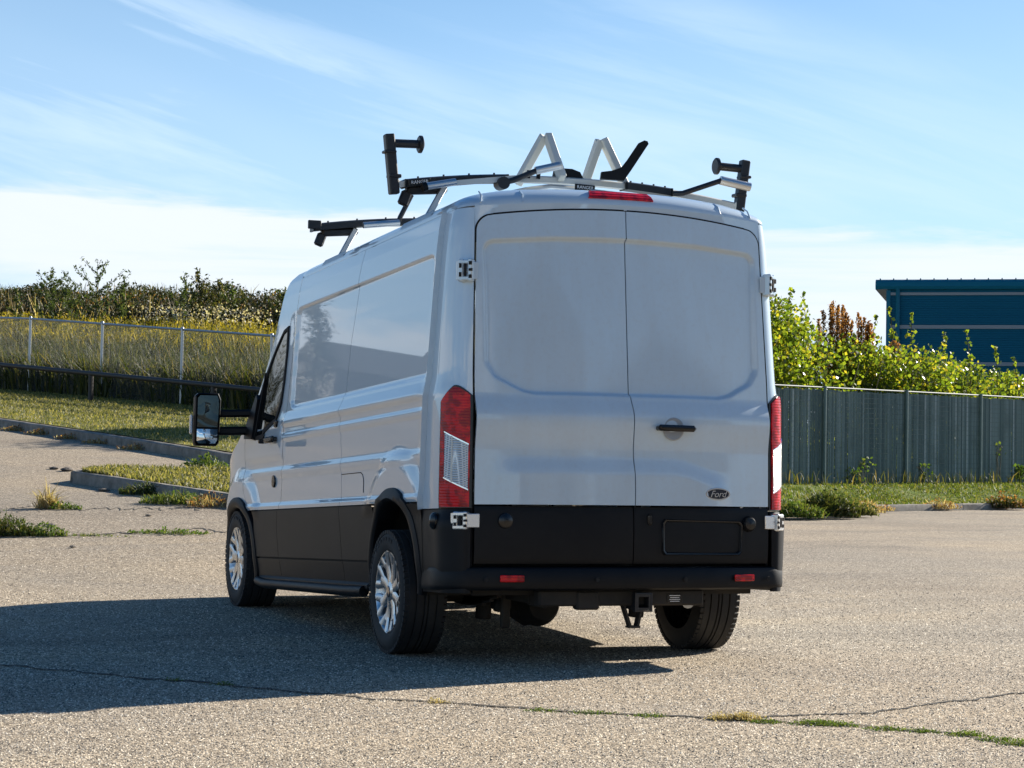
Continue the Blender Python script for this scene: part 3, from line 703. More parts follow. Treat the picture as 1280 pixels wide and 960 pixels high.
# number-plate recess, knobs
q = lambda x, z, o: (x, float(ydoor(np.array(x), np.array(z))) - .020 - o, z)
fr = [(.195, .745), (.655, .738), (.672, .72), (.668, .575), (.65, .560), (.195, .562), (.182, .58), (.180, .728)]
cc = np.array(fr).mean(0); sc_ = lambda k: [tuple(cc + (np.array(p) - cc) * np.array([1 - (1 - k), 1 - (1 - k) * 2.2])) for p in fr]
MB().grid(np.array([[q(x, z, .0) for x, z in sc_(1.03)], [q(x, z, .016) for x, z in sc_(1.0)], [q(x, z, .014) for x, z in sc_(.97)], [q(x, z, -.004) for x, z in sc_(.93)], [q(x, z, -.003) for x, z in sc_(.02)]]), wrap=True).build('plate_recess', PLASTIC_G, dr, shear=True, smooth=40)
MB().lathe([(0, .044), (-.014, .042), (-.034, .030), (-.04, 0)], q(.715, .725, 0), 'y', 24).build('door_stop', PLASTIC_G, dr, shear=True)
MB().bar(q(.105, .715, .004), q(.105, .775, .004), .03, .03, bev=.01).build('camera_pod', PLASTIC_G, dr, shear=True)
MB().lathe([(0, .042), (-.010, .040), (-.020, .026), (-.022, 0)], q(-.69, .735, 0), 'y', 24).build('door_stop', PLASTIC_G, doors[-1], shear=True)
# high brake light
def rtail(x, d, o):
    k = math.sqrt(max(0, 1 - ((.20 - d) / .20) ** 2)); n_ = np.array([0, -(.20 - d), k * .2]); n_ /= np.linalg.norm(n_)
    return np.array([x, float(yout(np.array(x))) + d, float(roofz(np.array(x / WR), k, np.array(-.9)))]) + n_ * o
P = np.array([[rtail(x + (.020 * v_ if x < -.2 else -.022 * v_ if x > .15 else 0), d, o) for x in (-.215, -.1, 0, .1, .165)] for d, o, v_ in ((.010, -.004, 0), (.012, .010, .1), (.030, .014, .5), (.060, .012, 1.), (.066, -.006, 1.))])
MB().panel(P, .01).build('high_brake_light', RED, van, shear=True, smooth=40)
# bumper swept round the tail
t = np.linspace(0, 1, 24); zc = np.full(24, .45); Lc = contour(t, zc, -1); xs = np.linspace(-.845, .845, 40)[1:-1]
mid = np.stack([xs, ydoor(xs, .45), np.full(38, .45)], -1); Rc = contour(t[::-1], zc, 1)
path = np.concatenate([Lc, mid, Rc]); nn = nrm2(path[None], (0, 1.))[0]
L = np.r_[0, np.cumsum(np.linalg.norm(np.diff(path, axis=0), axis=1))]; e = np.minimum(L, L[-1] - L); k = .22 + .48 * sstep(e, .05, .32) + .30 * sstep(e, .5, .85)
prof = [(-.10, .372), (.040, .374), (.058, .384), (.063, .40), (.060, .470), (.048, .488), (.02, .496), (-.16, .499)]
P = np.array([[path[i] + nn[i] * (o * k[i] if o > 0 else o) + [0, 0, z - .45] for o, z in prof] for i in range(len(path))])
bump = MB().grid(P).build('rear_bumper', PLASTIC, van, shear=True, smooth=40)
for x in (-.668, .668):
    yb = float(ydoor(x, .45)) - .069
    MB().box((x, yb, .436), (.128, .012, .036), Matrix.Rotation(.17 * x / .67, 3, 'Z'), .004).build('reflector', RED, bump, shear=True)
for x in (-.21, .30, -.80, .83):
    MB().lathe([(0, .013), (-.004, .012), (-.005, 0)], (x, float(ydoor(x, .45)) - (.068 if abs(x) < .5 else .062), .43), 'y', 16).build('parking_sensor', GAP, bump, shear=True)
for s in (-1, 1):
    # black corner moulding under the lamp
    Z = zlev(.36, .795, .03); T = np.r_[np.linspace(0, .35, 8), np.linspace(.38, .985, 20)]; P = contour(T[None], Z[:, None], s); P = P + nrm2(P) * (.010 + .030 * sstep(T, .30, .62) * (1 - .5 * sstep(T, .9, 1.)))[None, :, None] * (1 - .75 * sstep(Z, .72, .795))[:, None, None]
    MB().panel(P, .03).build('corner_cladding', PLASTIC, van, shear=True, smooth=60)
    # tail lamp wrapped round the corner
    def lamp(z_lo, z_hi, t0, t1, o, nt=15, nz=10, edge=True):
        T = np.linspace(t0, t1, nt); rows = []
        for k in np.linspace(0, 1, nz):
            Zr = np.array([z_lo(u_) * (1 - k) + z_hi(u_) * k for u_ in (T - .52) / .48]); rows.append(contour(T, Zr, s))
        P = np.array(rows); N = nrm2(P); P = P + N * o; return P
    top = lambda u_: 1.432 - .075 * max(0, (.42 - u_) / .42) ** 1.3 - .055 * max(0, (u_ - .5) / .5) ** 1.5
    bot = lambda u_: .806 + 0 * u_
    hs_ = MB().panel(lamp(lambda u_: .800, lambda u_: top(u_) + .010, .50, 1.0, .010), .03).build('tail_lamp', PLASTIC_G, van, shear=True, smooth=50)
    d1 = lambda u_: 1.215 - .095 * u_; d2 = lambda u_: .975 - .090 * u_
    MB().panel(lamp(bot, top, .53, .965, .018, nz=20), .012).build('red_lens', RED, hs_, shear=True, smooth=50)
    MB().panel(lamp(d2, d1, .615, .945, .0215), .008).build('clear_lens', CLEAR, hs_, shear=True, smooth=50)
    for df in (d1, d2):
        P = lamp(lambda u_: df(u_) - .003, lambda u_: df(u_) + .004, .605, .95, .0225, nz=3); MB().panel(P, .006).build('lens_divider', CHROME, hs_, shear=True)
    P = lamp(lambda u_: d2(u_), lambda u_: d1(u_), .715, .740, .0230, 3, 6); MB().panel(P, .005).build('lens_divider', ALU_W, hs_, shear=True)
    # hinges
    for zc, m, w_ in ((2.045, PAINT, .07), (.735, SEALANT, .055)):
        cpt = contour(np.array(.86), np.array(zc), s); N = Vector((s * .62, -.78, 0)); T_ = Vector((s * .78, .62, 0)) * 1
        rm = Matrix((T_, N, Vector((0, 0, 1)))).transposed(); base = Vector(cpt) + N * .022
        hb = MB().box(base + T_ * .022, (.030, .044, w_ * 1.7), rm, .006)
        hb.box(base - T_ * .030, (.026, .05, w_ * 1.7), rm, .006)
        hb.box(base - T_ * .004, (.07, .020, .020), rm, .004); hb.box(base + Vector((0, 0, w_ * .62)), (.075, .046, .022), rm, .005); hb.box(base - Vector((0, 0, w_ * .62)), (.075, .046, .022), rm, .005)
        hb.bar(Vector(rear_pt(s * .825, zc, .010)), base + N * .008 - T_ * .02, .014, w_ * 1.3, bev=.003)
        hb = hb.build('door_hinge', m, van, shear=True)
        for dz, dt, sx_, sz2 in ((-.030, -.034, .016, .016), (.030, -.034, .016, .016), (0, -.036, .020, .012), (-.020, .022, .012, .020), (.020, .022, .012, .020), (0, -.006, .012, .055)):
            MB().box(base + N * .0245 + T_ * dt + Vector((0, 0, dz * w_ / .06)), (sx_, .010, sz2 * w_ / .06), rm, .001).build('hinge_slot', GAP, hb, shear=True)
        MB().tube([base + N * .004 + T_ * .040 - Vector((0, 0, w_ * .7)), base + N * .004 + T_ * .040 + Vector((0, 0, w_ * .7))], .012, 10).build('hinge_pin', m, hb, shear=True)

# floor, axles, hitch
u_ = MB().box((0, 1.9, .47), (1.62, 5.5, .12)); u_.box((-.42, 1.8, .38), (.09, 5.2, .10)); u_.box((.42, 1.8, .38), (.09, 5.2, .10))
u_.box((0, 1.9, 1.0), (1.5, 5.2, .03)); u_.box((0, -.86, .49), (1.62, .03, .22)); u_.build('underbody', UNDER, van)
ax = MB().tube([(-.80, 0, .335), (.80, 0, .335)], .05, 14)
ax.lathe([(.13, .0), (.12, .08), (.05, .145), (-.05, .155), (-.14, .10), (-.17, .04)], (-.14, 0, .30), 'x', 24); ax.lathe([(-.17, .0), (-.15, .09), (-.06, .13), (.2, .07)], (-.14, -.04, .28), 'y', 24)
ax.build('rear_axle', UNDER, van)
MB().tube([(-.85, 3.75, .333), (.85, 3.75, .333)], .045, 12).build('front_axle', UNDER, van)
for s in (-1, 1):
    sp = MB()
    for k_ in range(4):
        Lh = .72 - .12 * k_; sp.tube([(s * .56, y, .30 + .075 * (y / .72) ** 2 - .012 * k_ + .02) for y in np.linspace(-Lh, Lh, 9)], .016, 4)
    sp.build('leaf_spring', UNDER, van)
    MB().tube([(s * .47, -.10, .24), (s * .44, -.20, .56)], .03, 12).tube([(s * .47, -.09, .20), (s * .47, -.10, .28)], .045, 12).build('shock_absorber', UNDER, van)
MB().bar((-.46, -.42, .36), (-.46, -.42, .17), .05, .04, (0, 1, 0), .008).box((-.44, -.30, .30), (.09, .12, .10), bev=.02).tube([(-.60, -.3, .36), (-.30, -.5, .33), (-.15, -.5, .36)], .02, 8).build('hanger_bracket', UNDER, van)
MB().tube([(.34, 2.2, .36), (.34, .5, .38), (.50, -.1, .50), (.52, -.6, .36), (.44, -.86, .335)], .035, 12).tube([(.34, 1.9, .36), (.34, 1.1, .36)], .10, 16).build('exhaust_pipe', STEEL, van)
MB().lathe([(0, .0), (0, .11), (.75, .11), (.75, 0)], (0.62, .85, .36), 'y', 20).build('fuel_tank', UNDER, van)
hm = MB().box((-.02, -.98, .372), (.95, .09, .085), bev=.01).box((-.22, -1.0, .36), (.13, .07, .10), bev=.01)
for s in (-1, 1): hm.box((s * .45, -.88, .38), (.02, .25, .12), bev=.004)
hm = hm.build('tow_hitch', UNDER, van)
rc_ = MB(); o_, i_, y0 = .042, .029, -1.085
for yy, q1, q2 in ((y0, o_, i_),):
    ring = lambda r_, y: [(.075 + a * r_, y, .352 + b * r_) for a, b in ((-1, -1), (1, -1), (1, 1), (-1, 1))]
    rc_.grid(np.array([ring(o_, y0 + .2), ring(o_, y0), ring(i_, y0), ring(i_, y0 + .18)]), wrap=True)
    rc_.grid(np.array([ring(o_ + .008, y0 + .03), ring(o_ + .008, y0 - .002), ring(o_, y0 - .003)]), wrap=True)
rc_.build('receiver_tube', BLACKMET, hm, smooth=0)
MB().box((.28, -1.028, .368), (.085, .004, .045), bev=.001).build('rating_label', PLASTIC_G, hm)
for k_ in range(4): MB().box((.28, -1.0315, .383 - .010 * k_), (.062 - .008 * (k_ % 2), .001, .003)).build('label_print', WHITEINK, hm)
br = MB()
for x0, x1 in ((.0, .045), (.105, .085)): br.bar((x0, -.98, .33), (x1, -.97, .215), .05, .012, (1, 0, 0))
br.box((.065, -.97, .215), (.07, .05, .012), bev=.003); br.build('safety_chain_loop', UNDER, hm)

# wheels
def wheel(s, y):
    TR, TW = .355, .245; xo = 1.012
    hub = MB().lathe([(0, .0), (0, .16), (.05, .165), (.06, .15)], (0, 0, 0), 'x', 28)
    hub = hub.build('wheel', DARKMET, van, smooth=40, loc=(s * (xo - .10), y, .345))
    hub.rotation_euler = (.35 + y, 0, 0) if s < 0 else (.9, 0, math.pi)
    sx = -1                                    # built for the left: outer face towards -x
    o_ = -.10
    pr = [(o_ + .012, .222), (o_ + .003, .235), (o_ - .004, .262), (o_ - .006, .285), (o_ + .000, .318), (o_ + .012, .335), (o_ + .026, .345)]
    tread = []
    for a, b in ((.026, .060), (.070, .108), (.118, .130), (.140, .178), (.188, .222)):
        tread += [(o_ + a - .003, .336), (o_ + a, .346), (o_ + b, .346), (o_ + b + .003, .336)]
    pr = pr + tread + [(o_ + .236, .330), (o_ + .246, .29), (o_ + .240, .225)]
    tb = MB().lathe(pr, (0, 0, 0), 'x', 72)
    for k_ in range(60):                       # shoulder lugs
        t_ = 2 * math.pi * (k_ + .5) / 60
        for xx in (o_ + .010, o_ + .232):
            rm = Matrix.Rotation(-t_ + math.pi / 2, 3, 'X'); c_ = Vector((xx, math.cos(t_) * .334, -math.sin(t_) * -.334))
            rm = Matrix((Vector((1, 0, 0)), Vector((0, -math.sin(t_), math.cos(t_))), Vector((0, math.cos(t_), math.sin(t_))))).transposed()
            tb.box(c_, (.022, .027, .020), rm)
    for k_, t_ in enumerate(np.linspace(.5, 1.5, 7)):   # raised letters on the sidewall
        c_ = Vector((o_ - .0065, math.cos(t_) * .295, math.sin(t_) * .295))
        rm = Matrix((Vector((1, 0, 0)), Vector((0, -math.sin(t_), math.cos(t_))), Vector((0, math.cos(t_), math.sin(t_))))).transposed(); tb.box(c_, (.003, .026 if k_ % 2 else .018, .022), rm)
    tb.build('tyre', RUBBER, hub, smooth=35)
    MB().lathe([(o_ + .10, .19), (o_ + .03, .205), (o_ + .012, .212), (o_ + .004, .222), (o_ + .004, .227), (o_ + .014, .226)], (0, 0, 0), 'x', 56).build('rim', RIMM, hub, smooth=35)
    MB().lathe([(o_ + .10, .2), (o_ + .098, 0.)], (0, 0, 0), 'x', 32).build('brake_disc', DARKMET, hub)
    sp = MB()
    A_ = [(.045, -.020, .02), (.10, -.017, .032), (.150, -.014, .028)]
    for i0 in range(1):
        P = np.array([[(o_ + d, wv, r_), (o_ + d - .006, wv * .5, r_), (o_ + d - .006, -wv * .5, r_), (o_ + d, -wv, r_), (o_ + d + .02, -wv, r_), (o_ + d + .02, wv, r_)] for r_, wv, d in ((.035, .030, .022), (.10, .034, .026), (.145, .036, .022), (.168, .040, .018))]); sp.grid(P, wrap=True)
    for q_ in (-1, 1):
        P = np.array([[(o_ + d, cx_ + wv, r_), (o_ + d - .005, cx_ + wv * .4, r_), (o_ + d - .005, cx_ - wv * .4, r_), (o_ + d, cx_ - wv, r_), (o_ + d + .018, cx_ - wv, r_), (o_ + d + .018, cx_ + wv, r_)] for r_, cx_, wv, d in ((.145, q_ * .016, .020, .022), (.185, q_ * .038, .023, .014), (.218, q_ * .054, .027, .006))]); sp.grid(P, wrap=True)
    s0 = sp.build('spoke', RIMM, hub, smooth=35)
    for k_ in range(1, 8):
        c_ = s0.copy(); COL.objects.link(c_); c_.parent = hub; c_.rotation_euler.x = 2 * math.pi * k_ / 8
    MB().lathe([(o_ + .04, .062), (o_ + .018, .058), (o_ + .012, .040), (o_ + .010, .034)], (0, 0, 0), 'x', 28).build('hub_ring', RIMM, hub)
    MB().lathe([(o_ + .012, .035), (o_ + .006, .028), (o_ + .005, 0)], (0, 0, 0), 'x', 24).build('hub_cap', EMBLUE, hub)
    return hub
w0 = wheel(-1, 0.)
for (s, y, rz) in ((-1, 3.75, .9), (1, 0., .4), (1, 3.75, .2)):
    c_ = w0.copy(); COL.objects.link(c_); c_.parent = van; c_.location = (s * .912, y, .345); c_.rotation_euler = (rz, 0, 0 if s < 0 else math.pi)
    for ch in list(w0.children):
        d_ = ch.copy(); COL.objects.link(d_); d_.parent = c_

# ------------------------------------------------------------------ ladder racks bolted to the roof
def arc(x, y0, z0, sag=.085): return (x, y0, z0 - sag * (x / 1.05) ** 2)
def rack(y0, z0, rear):
    cb = MB(); xs = np.linspace(-1.04, 1.04, 27)
    P = np.array([[(x, y0 + a, arc(x, y0, z0)[2] + b) for a, b in ((-.032, -.018), (-.032, .012), (-.022, .020), (.022, .020), (.032, .012), (.032, -.018))] for x in xs]); cb.grid(P, wrap=True)
    cb.box(arc(-1.04, y0, z0), (.012, .075, .046), bev=.004); cb.box(arc(1.04, y0, z0), (.012, .075, .046), bev=.004)
    cb = cb.build('ladder_rack', ALU_W, van, smooth=40)
    for a, b in (((-1.0, -.40), (.33, .62)) if rear else ((-1.045, -.28), (.3, .62))):
        ext = MB(); xs = np.linspace(a, b, 10); P = np.array([[(x, y0 + u, arc(x, y0, z0)[2] + v) for u, v in ((-.045, -.021), (-.045, .017), (-.03, .025), (.03, .025), (.045, .017), (.045, -.021))] for x in xs]); ext.grid(P, wrap=True)
        ext.box(arc(a, y0, z0), (.012, .09, .047)); ext.box(arc(b, y0, z0), (.012, .09, .047))
        for k_ in range(4): ext.tube([arc(a + (b - a) * (k_ + .5) / 4, y0 - .02, z0 + .020), arc(a + (b - a) * (k_ + .5) / 4, y0 - .02, z0 + .034)], .006, 8)
        ext.build('slider', BLACKMET, cb, smooth=40)
    for s in (-1, 1):
        zr = 2.40 + SH * y0
        ft = MB().bar((s * .76, y0, arc(.76, y0, z0)[2] - .03), (s * .86, y0, zr + .035), .035, .022, (0, 1, 0), .004)
        ft.box((s * .865, y0, zr + .02), (.05, .10, .026), bev=.006); ft.build('foot', ALU, cb)
        hk = MB().bar((s * .98, y0 + .03, arc(.9, y0, z0)[2] - .045), (s * .74, y0 + .03, arc(.7, y0, z0)[2] - .05), .06, .05, bev=.014)
        hk.bar((s * .97, y0 + .03, arc(.9, y0, z0)[2] - .05), (s * 1.0, y0 + .03, arc(.9, y0, z0)[2] - .13), .06, .035, (0, 1, 0), .01); hk.build('clamp_hook', BLACKMET, cb)
    return cb
YR_ = -.14
rr = rack(YR_, 2.695, True)
for s in (-1, 1):
    z0, z1 = (2.555, 2.888) if s < 0 else (2.575, 2.885)
    po = MB().bar((s * 1.062, YR_ - .02, z0), (s * 1.10, YR_ - .02, z1), .055, .055, (0, 1, 0), .006)
    po.box((s * 1.095, YR_ - .02, z1 - .10), (.068, .068, .016), bev=.004); po.box((s * 1.065, YR_ - .02, z0 + .10), (.07, .07, .02), bev=.004); po.build('end_post', BLACKMET, rr)
    rl = MB().tube([(s * 1.09, YR_ - .02, z1 - .050), (s * .93, YR_ - .02, z1 - .045)], .024, 14)
    rl.lathe([(-.012, .0), (-.012, .042), (-.006, .050), (.006, .050), (.018, .026), (.018, 0)], (s * .915, YR_ - .02, z1 - .045), 'x', 20); rl.build('ladder_roller', BLACKMET, rr)
# A-shaped white ladder stops
for (xa, za, xl, yl, xr_, yr_) in ((-.113, 2.965, -.222, .28, -.076, -.06), (.222, 2.962, .142, .14, .355, .04)):
    ya = YR_ + (.12 if xa < 0 else .09)
    fr_ = MB().bar((xa - .008, ya, za), (xl, YR_ + yl, 2.70), .055, .042, (1, 0, 0), .004)
    fr_.bar((xa + .008, ya - .01, za + .004), (xr_, YR_ + yr_, 2.70), .055, .042, (1, 0, 0), .004)
    fr_.tube([(xa - .035, ya, za - .015), (xa + .035, ya, za - .015)], .014, 10); fr_.build('ladder_stop', mat('white_powder_coat_' + ('a' if xa < 0 else 'b'), (.60, .60, .55), .5), rr)
# curved black fin
fin = [(.135, 2.705), (.282, 2.705), (.325, 2.765), (.432, 2.925), (.425, 2.940), (.405, 2.944), (.368, 2.925), (.300, 2.825), (.262, 2.778), (.205, 2.756), (.14, 2.745)]
MB().prism(fin, .045, lambda u, v, d: (u + .30 * d, YR_ - .12 + d, v)).build('guide_fin', PLASTIC, rr, smooth=30)
MB().prism([(-.10, 2.72), (.07, 2.715), (.05, 2.75), (0, 2.765), (-.09, 2.765)], .06, lambda u, v, d: (u, YR_ - .02 + d, v)).build('rest_pad', PLASTIC, rr, smooth=30)
# crank arms and silver grip tubes
MB().tube([(-.46, YR_ - .10, 2.645), (-.39, YR_ - .10, 2.665), (-.235, YR_ - .10, 2.735)], .017, 10).tube([(-.45, YR_ - .12, 2.645), (-.45, YR_ - .04, 2.645)], .036, 16).build('crank_arm', BLACKMET, rr)
MB().tube([(-.255, YR_ - .10, 2.728), (-.115, YR_ - .12, 2.765)], .023, 14).build('grip_tube', ALU, rr)
MB().tube([(-.118, YR_ - .12, 2.764), (-.108, YR_ - .12, 2.767)], .024, 14).build('grip_cap', ALU_W, rr)
MB().tube([(-.90, YR_ - .10, 2.600), (-.73, YR_ - .10, 2.635)], .021, 14).build('grip_tube', ALU, rr)
MB().bar((-.74, YR_ - .09, 2.628), (-.36, YR_ - .09, 2.682), .012, .03).build('flat_bar', ALU_W, rr)
MB().tube([(-.925, YR_ - .10, 2.592), (-.90, YR_ - .10, 2.600)], .026, 12).build('grip_cap', PLASTIC, rr)
MB().tube([(.60, YR_ - .10, 2.650), (.66, YR_ - .10, 2.655), (.915, YR_ - .10, 2.748)], .016, 10).build('crank_arm', BLACKMET, rr)
MB().tube([(.90, YR_ - .10, 2.746), (1.085, YR_ - .12, 2.715)], .026, 14).build('grip_tube', ALU, rr)
MB().tube([(-.40, YR_ + .06, 2.60), (-.25, YR_ + .06, 2.64), (-.1, YR_ + .06, 2.668), (.1, YR_ + .06, 2.665)], .014, 8).tube([(.1, YR_ - .06, 2.640), (.55, YR_ - .06, 2.62), (.95, YR_ - .06, 2.575)], .012, 8).build('torsion_rod', ALU, rr)
for k_, x in enumerate((-.28, -.22)): MB().bar((x, YR_ - .05, 2.69), (x + .004, YR_ - .05, 2.735), .02, .012, (0, 1, 0)).build('lock_tab', PLASTIC, rr)
for xc, zc, wd, rot_ in ((-.925, 2.628, .13, R(8)), (.068, 2.657, .125, R(-2))):
    mt = Matrix.Translation((xc, YR_ - .056, zc)) @ Matrix.Rotation(-rot_, 4, 'Y') @ Matrix.Rotation(R(90), 4, 'X')
    MB().box((xc, YR_ - .050, zc), (wd, .008, .036), Matrix.Rotation(-rot_, 3, 'Y'), .003).build('name_plate', PLASTIC_G, rr)
    text('RANGER', .026, 'lettering', WHITEINK, rr, mt, .0006, 0, 1.0)
rf = rack(1.65, 2.630, False)
MB().tube([(-.49, 1.6, 2.61), (-.48, 1.6, 2.64), (-.405, 1.6, 2.79)], .016, 10).build('crank_arm', BLACKMET, rf)
MB().tube([(-.74, 1.55, 2.57), (-.50, 1.55, 2.60)], .020, 12).build('grip_tube', ALU, rf)
MB().bar((-1.045, 1.60, 2.535), (-1.045, 1.60, 2.59), .085, .02, (0, 1, 0), .004).build('end_plate', BLACKMET, rf)
# ------------------------------------------------------------------ joints, cracks, kerbs, verges
ribbon('pavement_joint', [(10.9, -2.9), (10.21, -1.68), (9.67, -.85), (9.31, -.12), (9.17, .34), (9.01, .81), (8.91, 1.24), (8.75, 1.55), (8.65, 1.83), (8.31, 2.04), (8.0, 2.5)], .030, SEAM, .004, .035, 260)
ribbon('pavement_crack', [(9.0, .95), (9.12, 1.25), (9.29, 1.56), (9.5, 1.8), (9.75, 2.03), (10.29, 2.52), (11., 3.2)], .032, SEAM, .004, .03, 160)
ribbon('pavement_joint', [(20.6, -5.9), (20.77, -5.03), (21.04, -4.14), (21.54, -3.25), (22.2, -2.2)], .07, SEAM, .004, .12, 120)
ribbon('pavement_crack', [(23.5, -5.6), (23.7, -5.0), (23.9, -4.2), (24.0, -3.5)], .05, SEAM, .004, .2, 90)

def kerb(name, pts, h=.15, wd=.16, cuts=True):
    pts = np.array(pts, float); L = np.r_[0, np.cumsum(np.hypot(*np.diff(pts, axis=0).T))]
    tot = L[-1]; n = max(2, int(round(tot / 2.4))); root = None
    for k in range(n):
        t = np.linspace(tot * k / n + .006, tot * (k + 1) / n - .006, 7)
        a = np.interp(t, L, pts[:, 0]); b = np.interp(t, L, pts[:, 1]); P = np.zeros((7, 6, 3))
        for i in range(7):
            d = np.array([np.interp(t[i] + .1, L, pts[:, 0]) - np.interp(t[i] - .1, L, pts[:, 0]), np.interp(t[i] + .1, L, pts[:, 1]) - np.interp(t[i] - .1, L, pts[:, 1])]); d /= np.linalg.norm(d) + 1e-9
            nv = np.array([-d[1], d[0]]); z = tz(a[i], b[i])
            for j, (o, q) in enumerate(((0, -.05), (.012, h - .02), (.03, h), (wd - .03, h), (wd, h - .02), (wd, -.05))):
                aa, bb = a[i] + nv[0] * o, b[i] + nv[1] * o; P[i, j] = G(aa, bb, z + q + RNG.normal() * .002)
        m = MB().grid(P); m.f += [tuple(range(6)), tuple(range(36, 42))]; m.m += [0, 0]
        if root is None: root = kind(m.build(name, CONC, smooth=40), 'structure')
        else: m.build('kerb_stone', CONC, root, smooth=40)
    return root
KL = [(45.0, -14.), (38.27, -9.32), (34.04, -6.34), (30.76, -4.14), (26.0, -1.0)]
kerb('kerb', KL)
def line_lerp(P, t): 
    P = np.array(P, float); L = np.r_[0, np.cumsum(np.hypot(*np.diff(P, axis=0).T))]; L /= L[-1]
    return np.interp(t, L, P[:, 0]), np.interp(t, L, P[:, 1])
# left grass strip and the weedy slope behind the fence
T_ = np.linspace(0, 1, 60); S_ = np.linspace(0, 1, 40)
KLo = np.array(KL) + np.array([.09, .13]); far_ = np.array([(70.0, -3.), (66., -1), (63., 0.5), (60., 2), (56., 4)])
ka, kb = line_lerp(KLo, T_); fa_, fb_ = line_lerp(far_, T_)
A_ = ka[None] * (1 - S_[:, None]) + fa_[None] * S_[:, None]; B_ = kb[None] * (1 - S_[:, None]) + fb_[None] * S_[:, None]
kind(sheet('grass_strip', A_, B_, LAWN, .135), 'structure')
kerb('island_kerb', [(24.0, -3.0), (24.18, -3.24), (26.03, -4.83), (26.93, -5.62)], .15, .16)
kerb('island_kerb', [(26.98, -5.66), (27.83, -5.38), (28.05, -3.71), (28.1, -2.8)], .15, .14)
ia = [[(26.9, -5.45), (26.0, -4.62), (24.3, -3.1)], [(27.05, -5.5), (27.75, -5.3), (27.98, -3.2)]]
a0, b0 = line_lerp(ia[0], S_); a1, b1 = line_lerp(ia[1], S_); q_ = np.linspace(0, 1, 14)[:, None]
A_ = a0[None] * (1 - q_) + a1[None] * q_; B_ = b0[None] * (1 - q_) + b1[None] * q_
kind(sheet('island_grass', A_, B_, LAWN, .135), 'structure')
# right verge
KR = [(30.0, 1.5), (35.06, 4.75), (39.78, 6.87), (42.66, 10.16), (47., 15.)]
FR0, FR1 = np.array([36., -.3]), np.array([61., 23.32])
KRo = np.array([(30.3, 1.2), (35.3, 4.5), (40.1, 6.6), (43.0, 9.9), (49.5, 17.2)])
ka, kb = line_lerp(KRo, T_); fa_, fb_ = line_lerp([FR0, FR1], T_); 
S2 = np.r_[np.linspace(0, 1, 24), np.linspace(1.1, 3.2, 8)]
A_ = ka[None] * (1 - S2[:, None]) + fa_[None] * S2[:, None]; B_ = kb[None] * (1 - S2[:, None]) + fb_[None] * S2[:, None]
def vz_(A, B):
    s = np.broadcast_to(S2[:, None], A.shape); return terr(ka, kb)[None] + .10 + .40 * sstep(s, 0, 1.05) + .04 * np.sin(A * 1.7) * np.sin(B * 1.3) * (s > .02)
kind(sheet('grass_verge', A_, B_, LAWN_G, 0, vz_), 'structure')
kerb('kerb', [(38.3, 6.0), (39.78, 6.87), (42.66, 10.16), (49.2, 17.5)][::-1], .13, .18)

# ------------------------------------------------------------------ plants as clouds of small real leaves
def leafcloud(P, size, aspect=.55, up=0., rng=RNG, fold=.25):
    """kite-shaped leaves (two triangles folded along the midrib) at points P"""
    n = len(P); size = np.broadcast_to(size, n)
    d = rng.normal(size=(n, 3)); d[:, 2] += up; d /= np.linalg.norm(d, axis=1, keepdims=True)
    q = rng.normal(size=(n, 3)); q -= d * (q * d).sum(1, keepdims=True); q /= np.linalg.norm(q, axis=1, keepdims=True)
    nn_ = np.cross(d, q); L = size[:, None]
    V = np.stack([P - d * L * .5, P + q * L * aspect * .5 + nn_ * L * fold * .3 - d * L * .05, P + d * L * .5, P - q * L * aspect * .5 + nn_ * L * fold * .3 - d * L * .05], 1).reshape(-1, 3)
    i = np.arange(n)[:, None] * 4; F = i + np.array([[0, 1, 2, 3]]); return V, F
def blades(P, h, wd, lean=.3, rng=RNG, droop=.3):
    """grass blades: two quads each, tapering and bent"""
    n = len(P); h = np.broadcast_to(h, n)[:, None]; wd = np.broadcast_to(wd, n)[:, None]
    th = rng.random(n) * 2 * np.pi; l = np.stack([np.cos(th), np.sin(th), 0 * th], 1); ln = (rng.random((n, 1)) * lean)
    sd_ = np.stack([-np.sin(th + rng.normal(size=n)), np.cos(th + rng.normal(size=n)), 0 * th], 1)
    up = np.array([[0, 0, 1.]]); m_ = P + up * h * .55 + l * h * ln * .5; t_ = P + up * h * (1 - ln * droop) + l * h * ln * 1.4
    V = np.stack([P - sd_ * wd * .5, P + sd_ * wd * .5, m_ + sd_ * wd * .42, m_ - sd_ * wd * .42, t_ + sd_ * wd * .08, t_ - sd_ * wd * .08], 1).reshape(-1, 3)
    i = np.arange(n)[:, None] * 6; F = np.concatenate([i + np.array([[0, 1, 2, 3]]), i + np.array([[3, 2, 4, 5]])]); return V, F
def gxy(a, b, z): return np.stack([OX + FA[0] * a + FB[0] * b, OY + FA[1] * a + FB[1] * b, z], -1)
def merge(name, parts, m, parent=None, k=None):
    V = []; F = []; o = 0
    for v, f in parts: V.append(v); F.append(f + o); o += len(v)
    ob = npmesh(name, np.concatenate(V), np.concatenate(F), m, parent)
    if k: kind(ob, k)
    return ob
TF = np.array([-.751, .66])                   # along the chain-link fence, towards the right
def fpt(s, d): s = np.asarray(s, float); d = np.asarray(d, float); return PF0[0] + TF[0] * s + NF[0] * d, PF0[1] + TF[1] * s + NF[1] * d
# note: s grows to the right (down the slope), d grows away from the yard
def clump(n, s0, s1, d0, d1, nc, spread=.35):
    cd_ = RNG.uniform(d0, d1, nc); cs = RNG.uniform(s0, s1, nc) - 1.8 * cd_; k = RNG.integers(0, nc, n)
    return cs[k] + RNG.normal(size=n) * spread, np.clip(cd_[k] + RNG.normal(size=n) * spread, d0 - .2, d1 + .6)
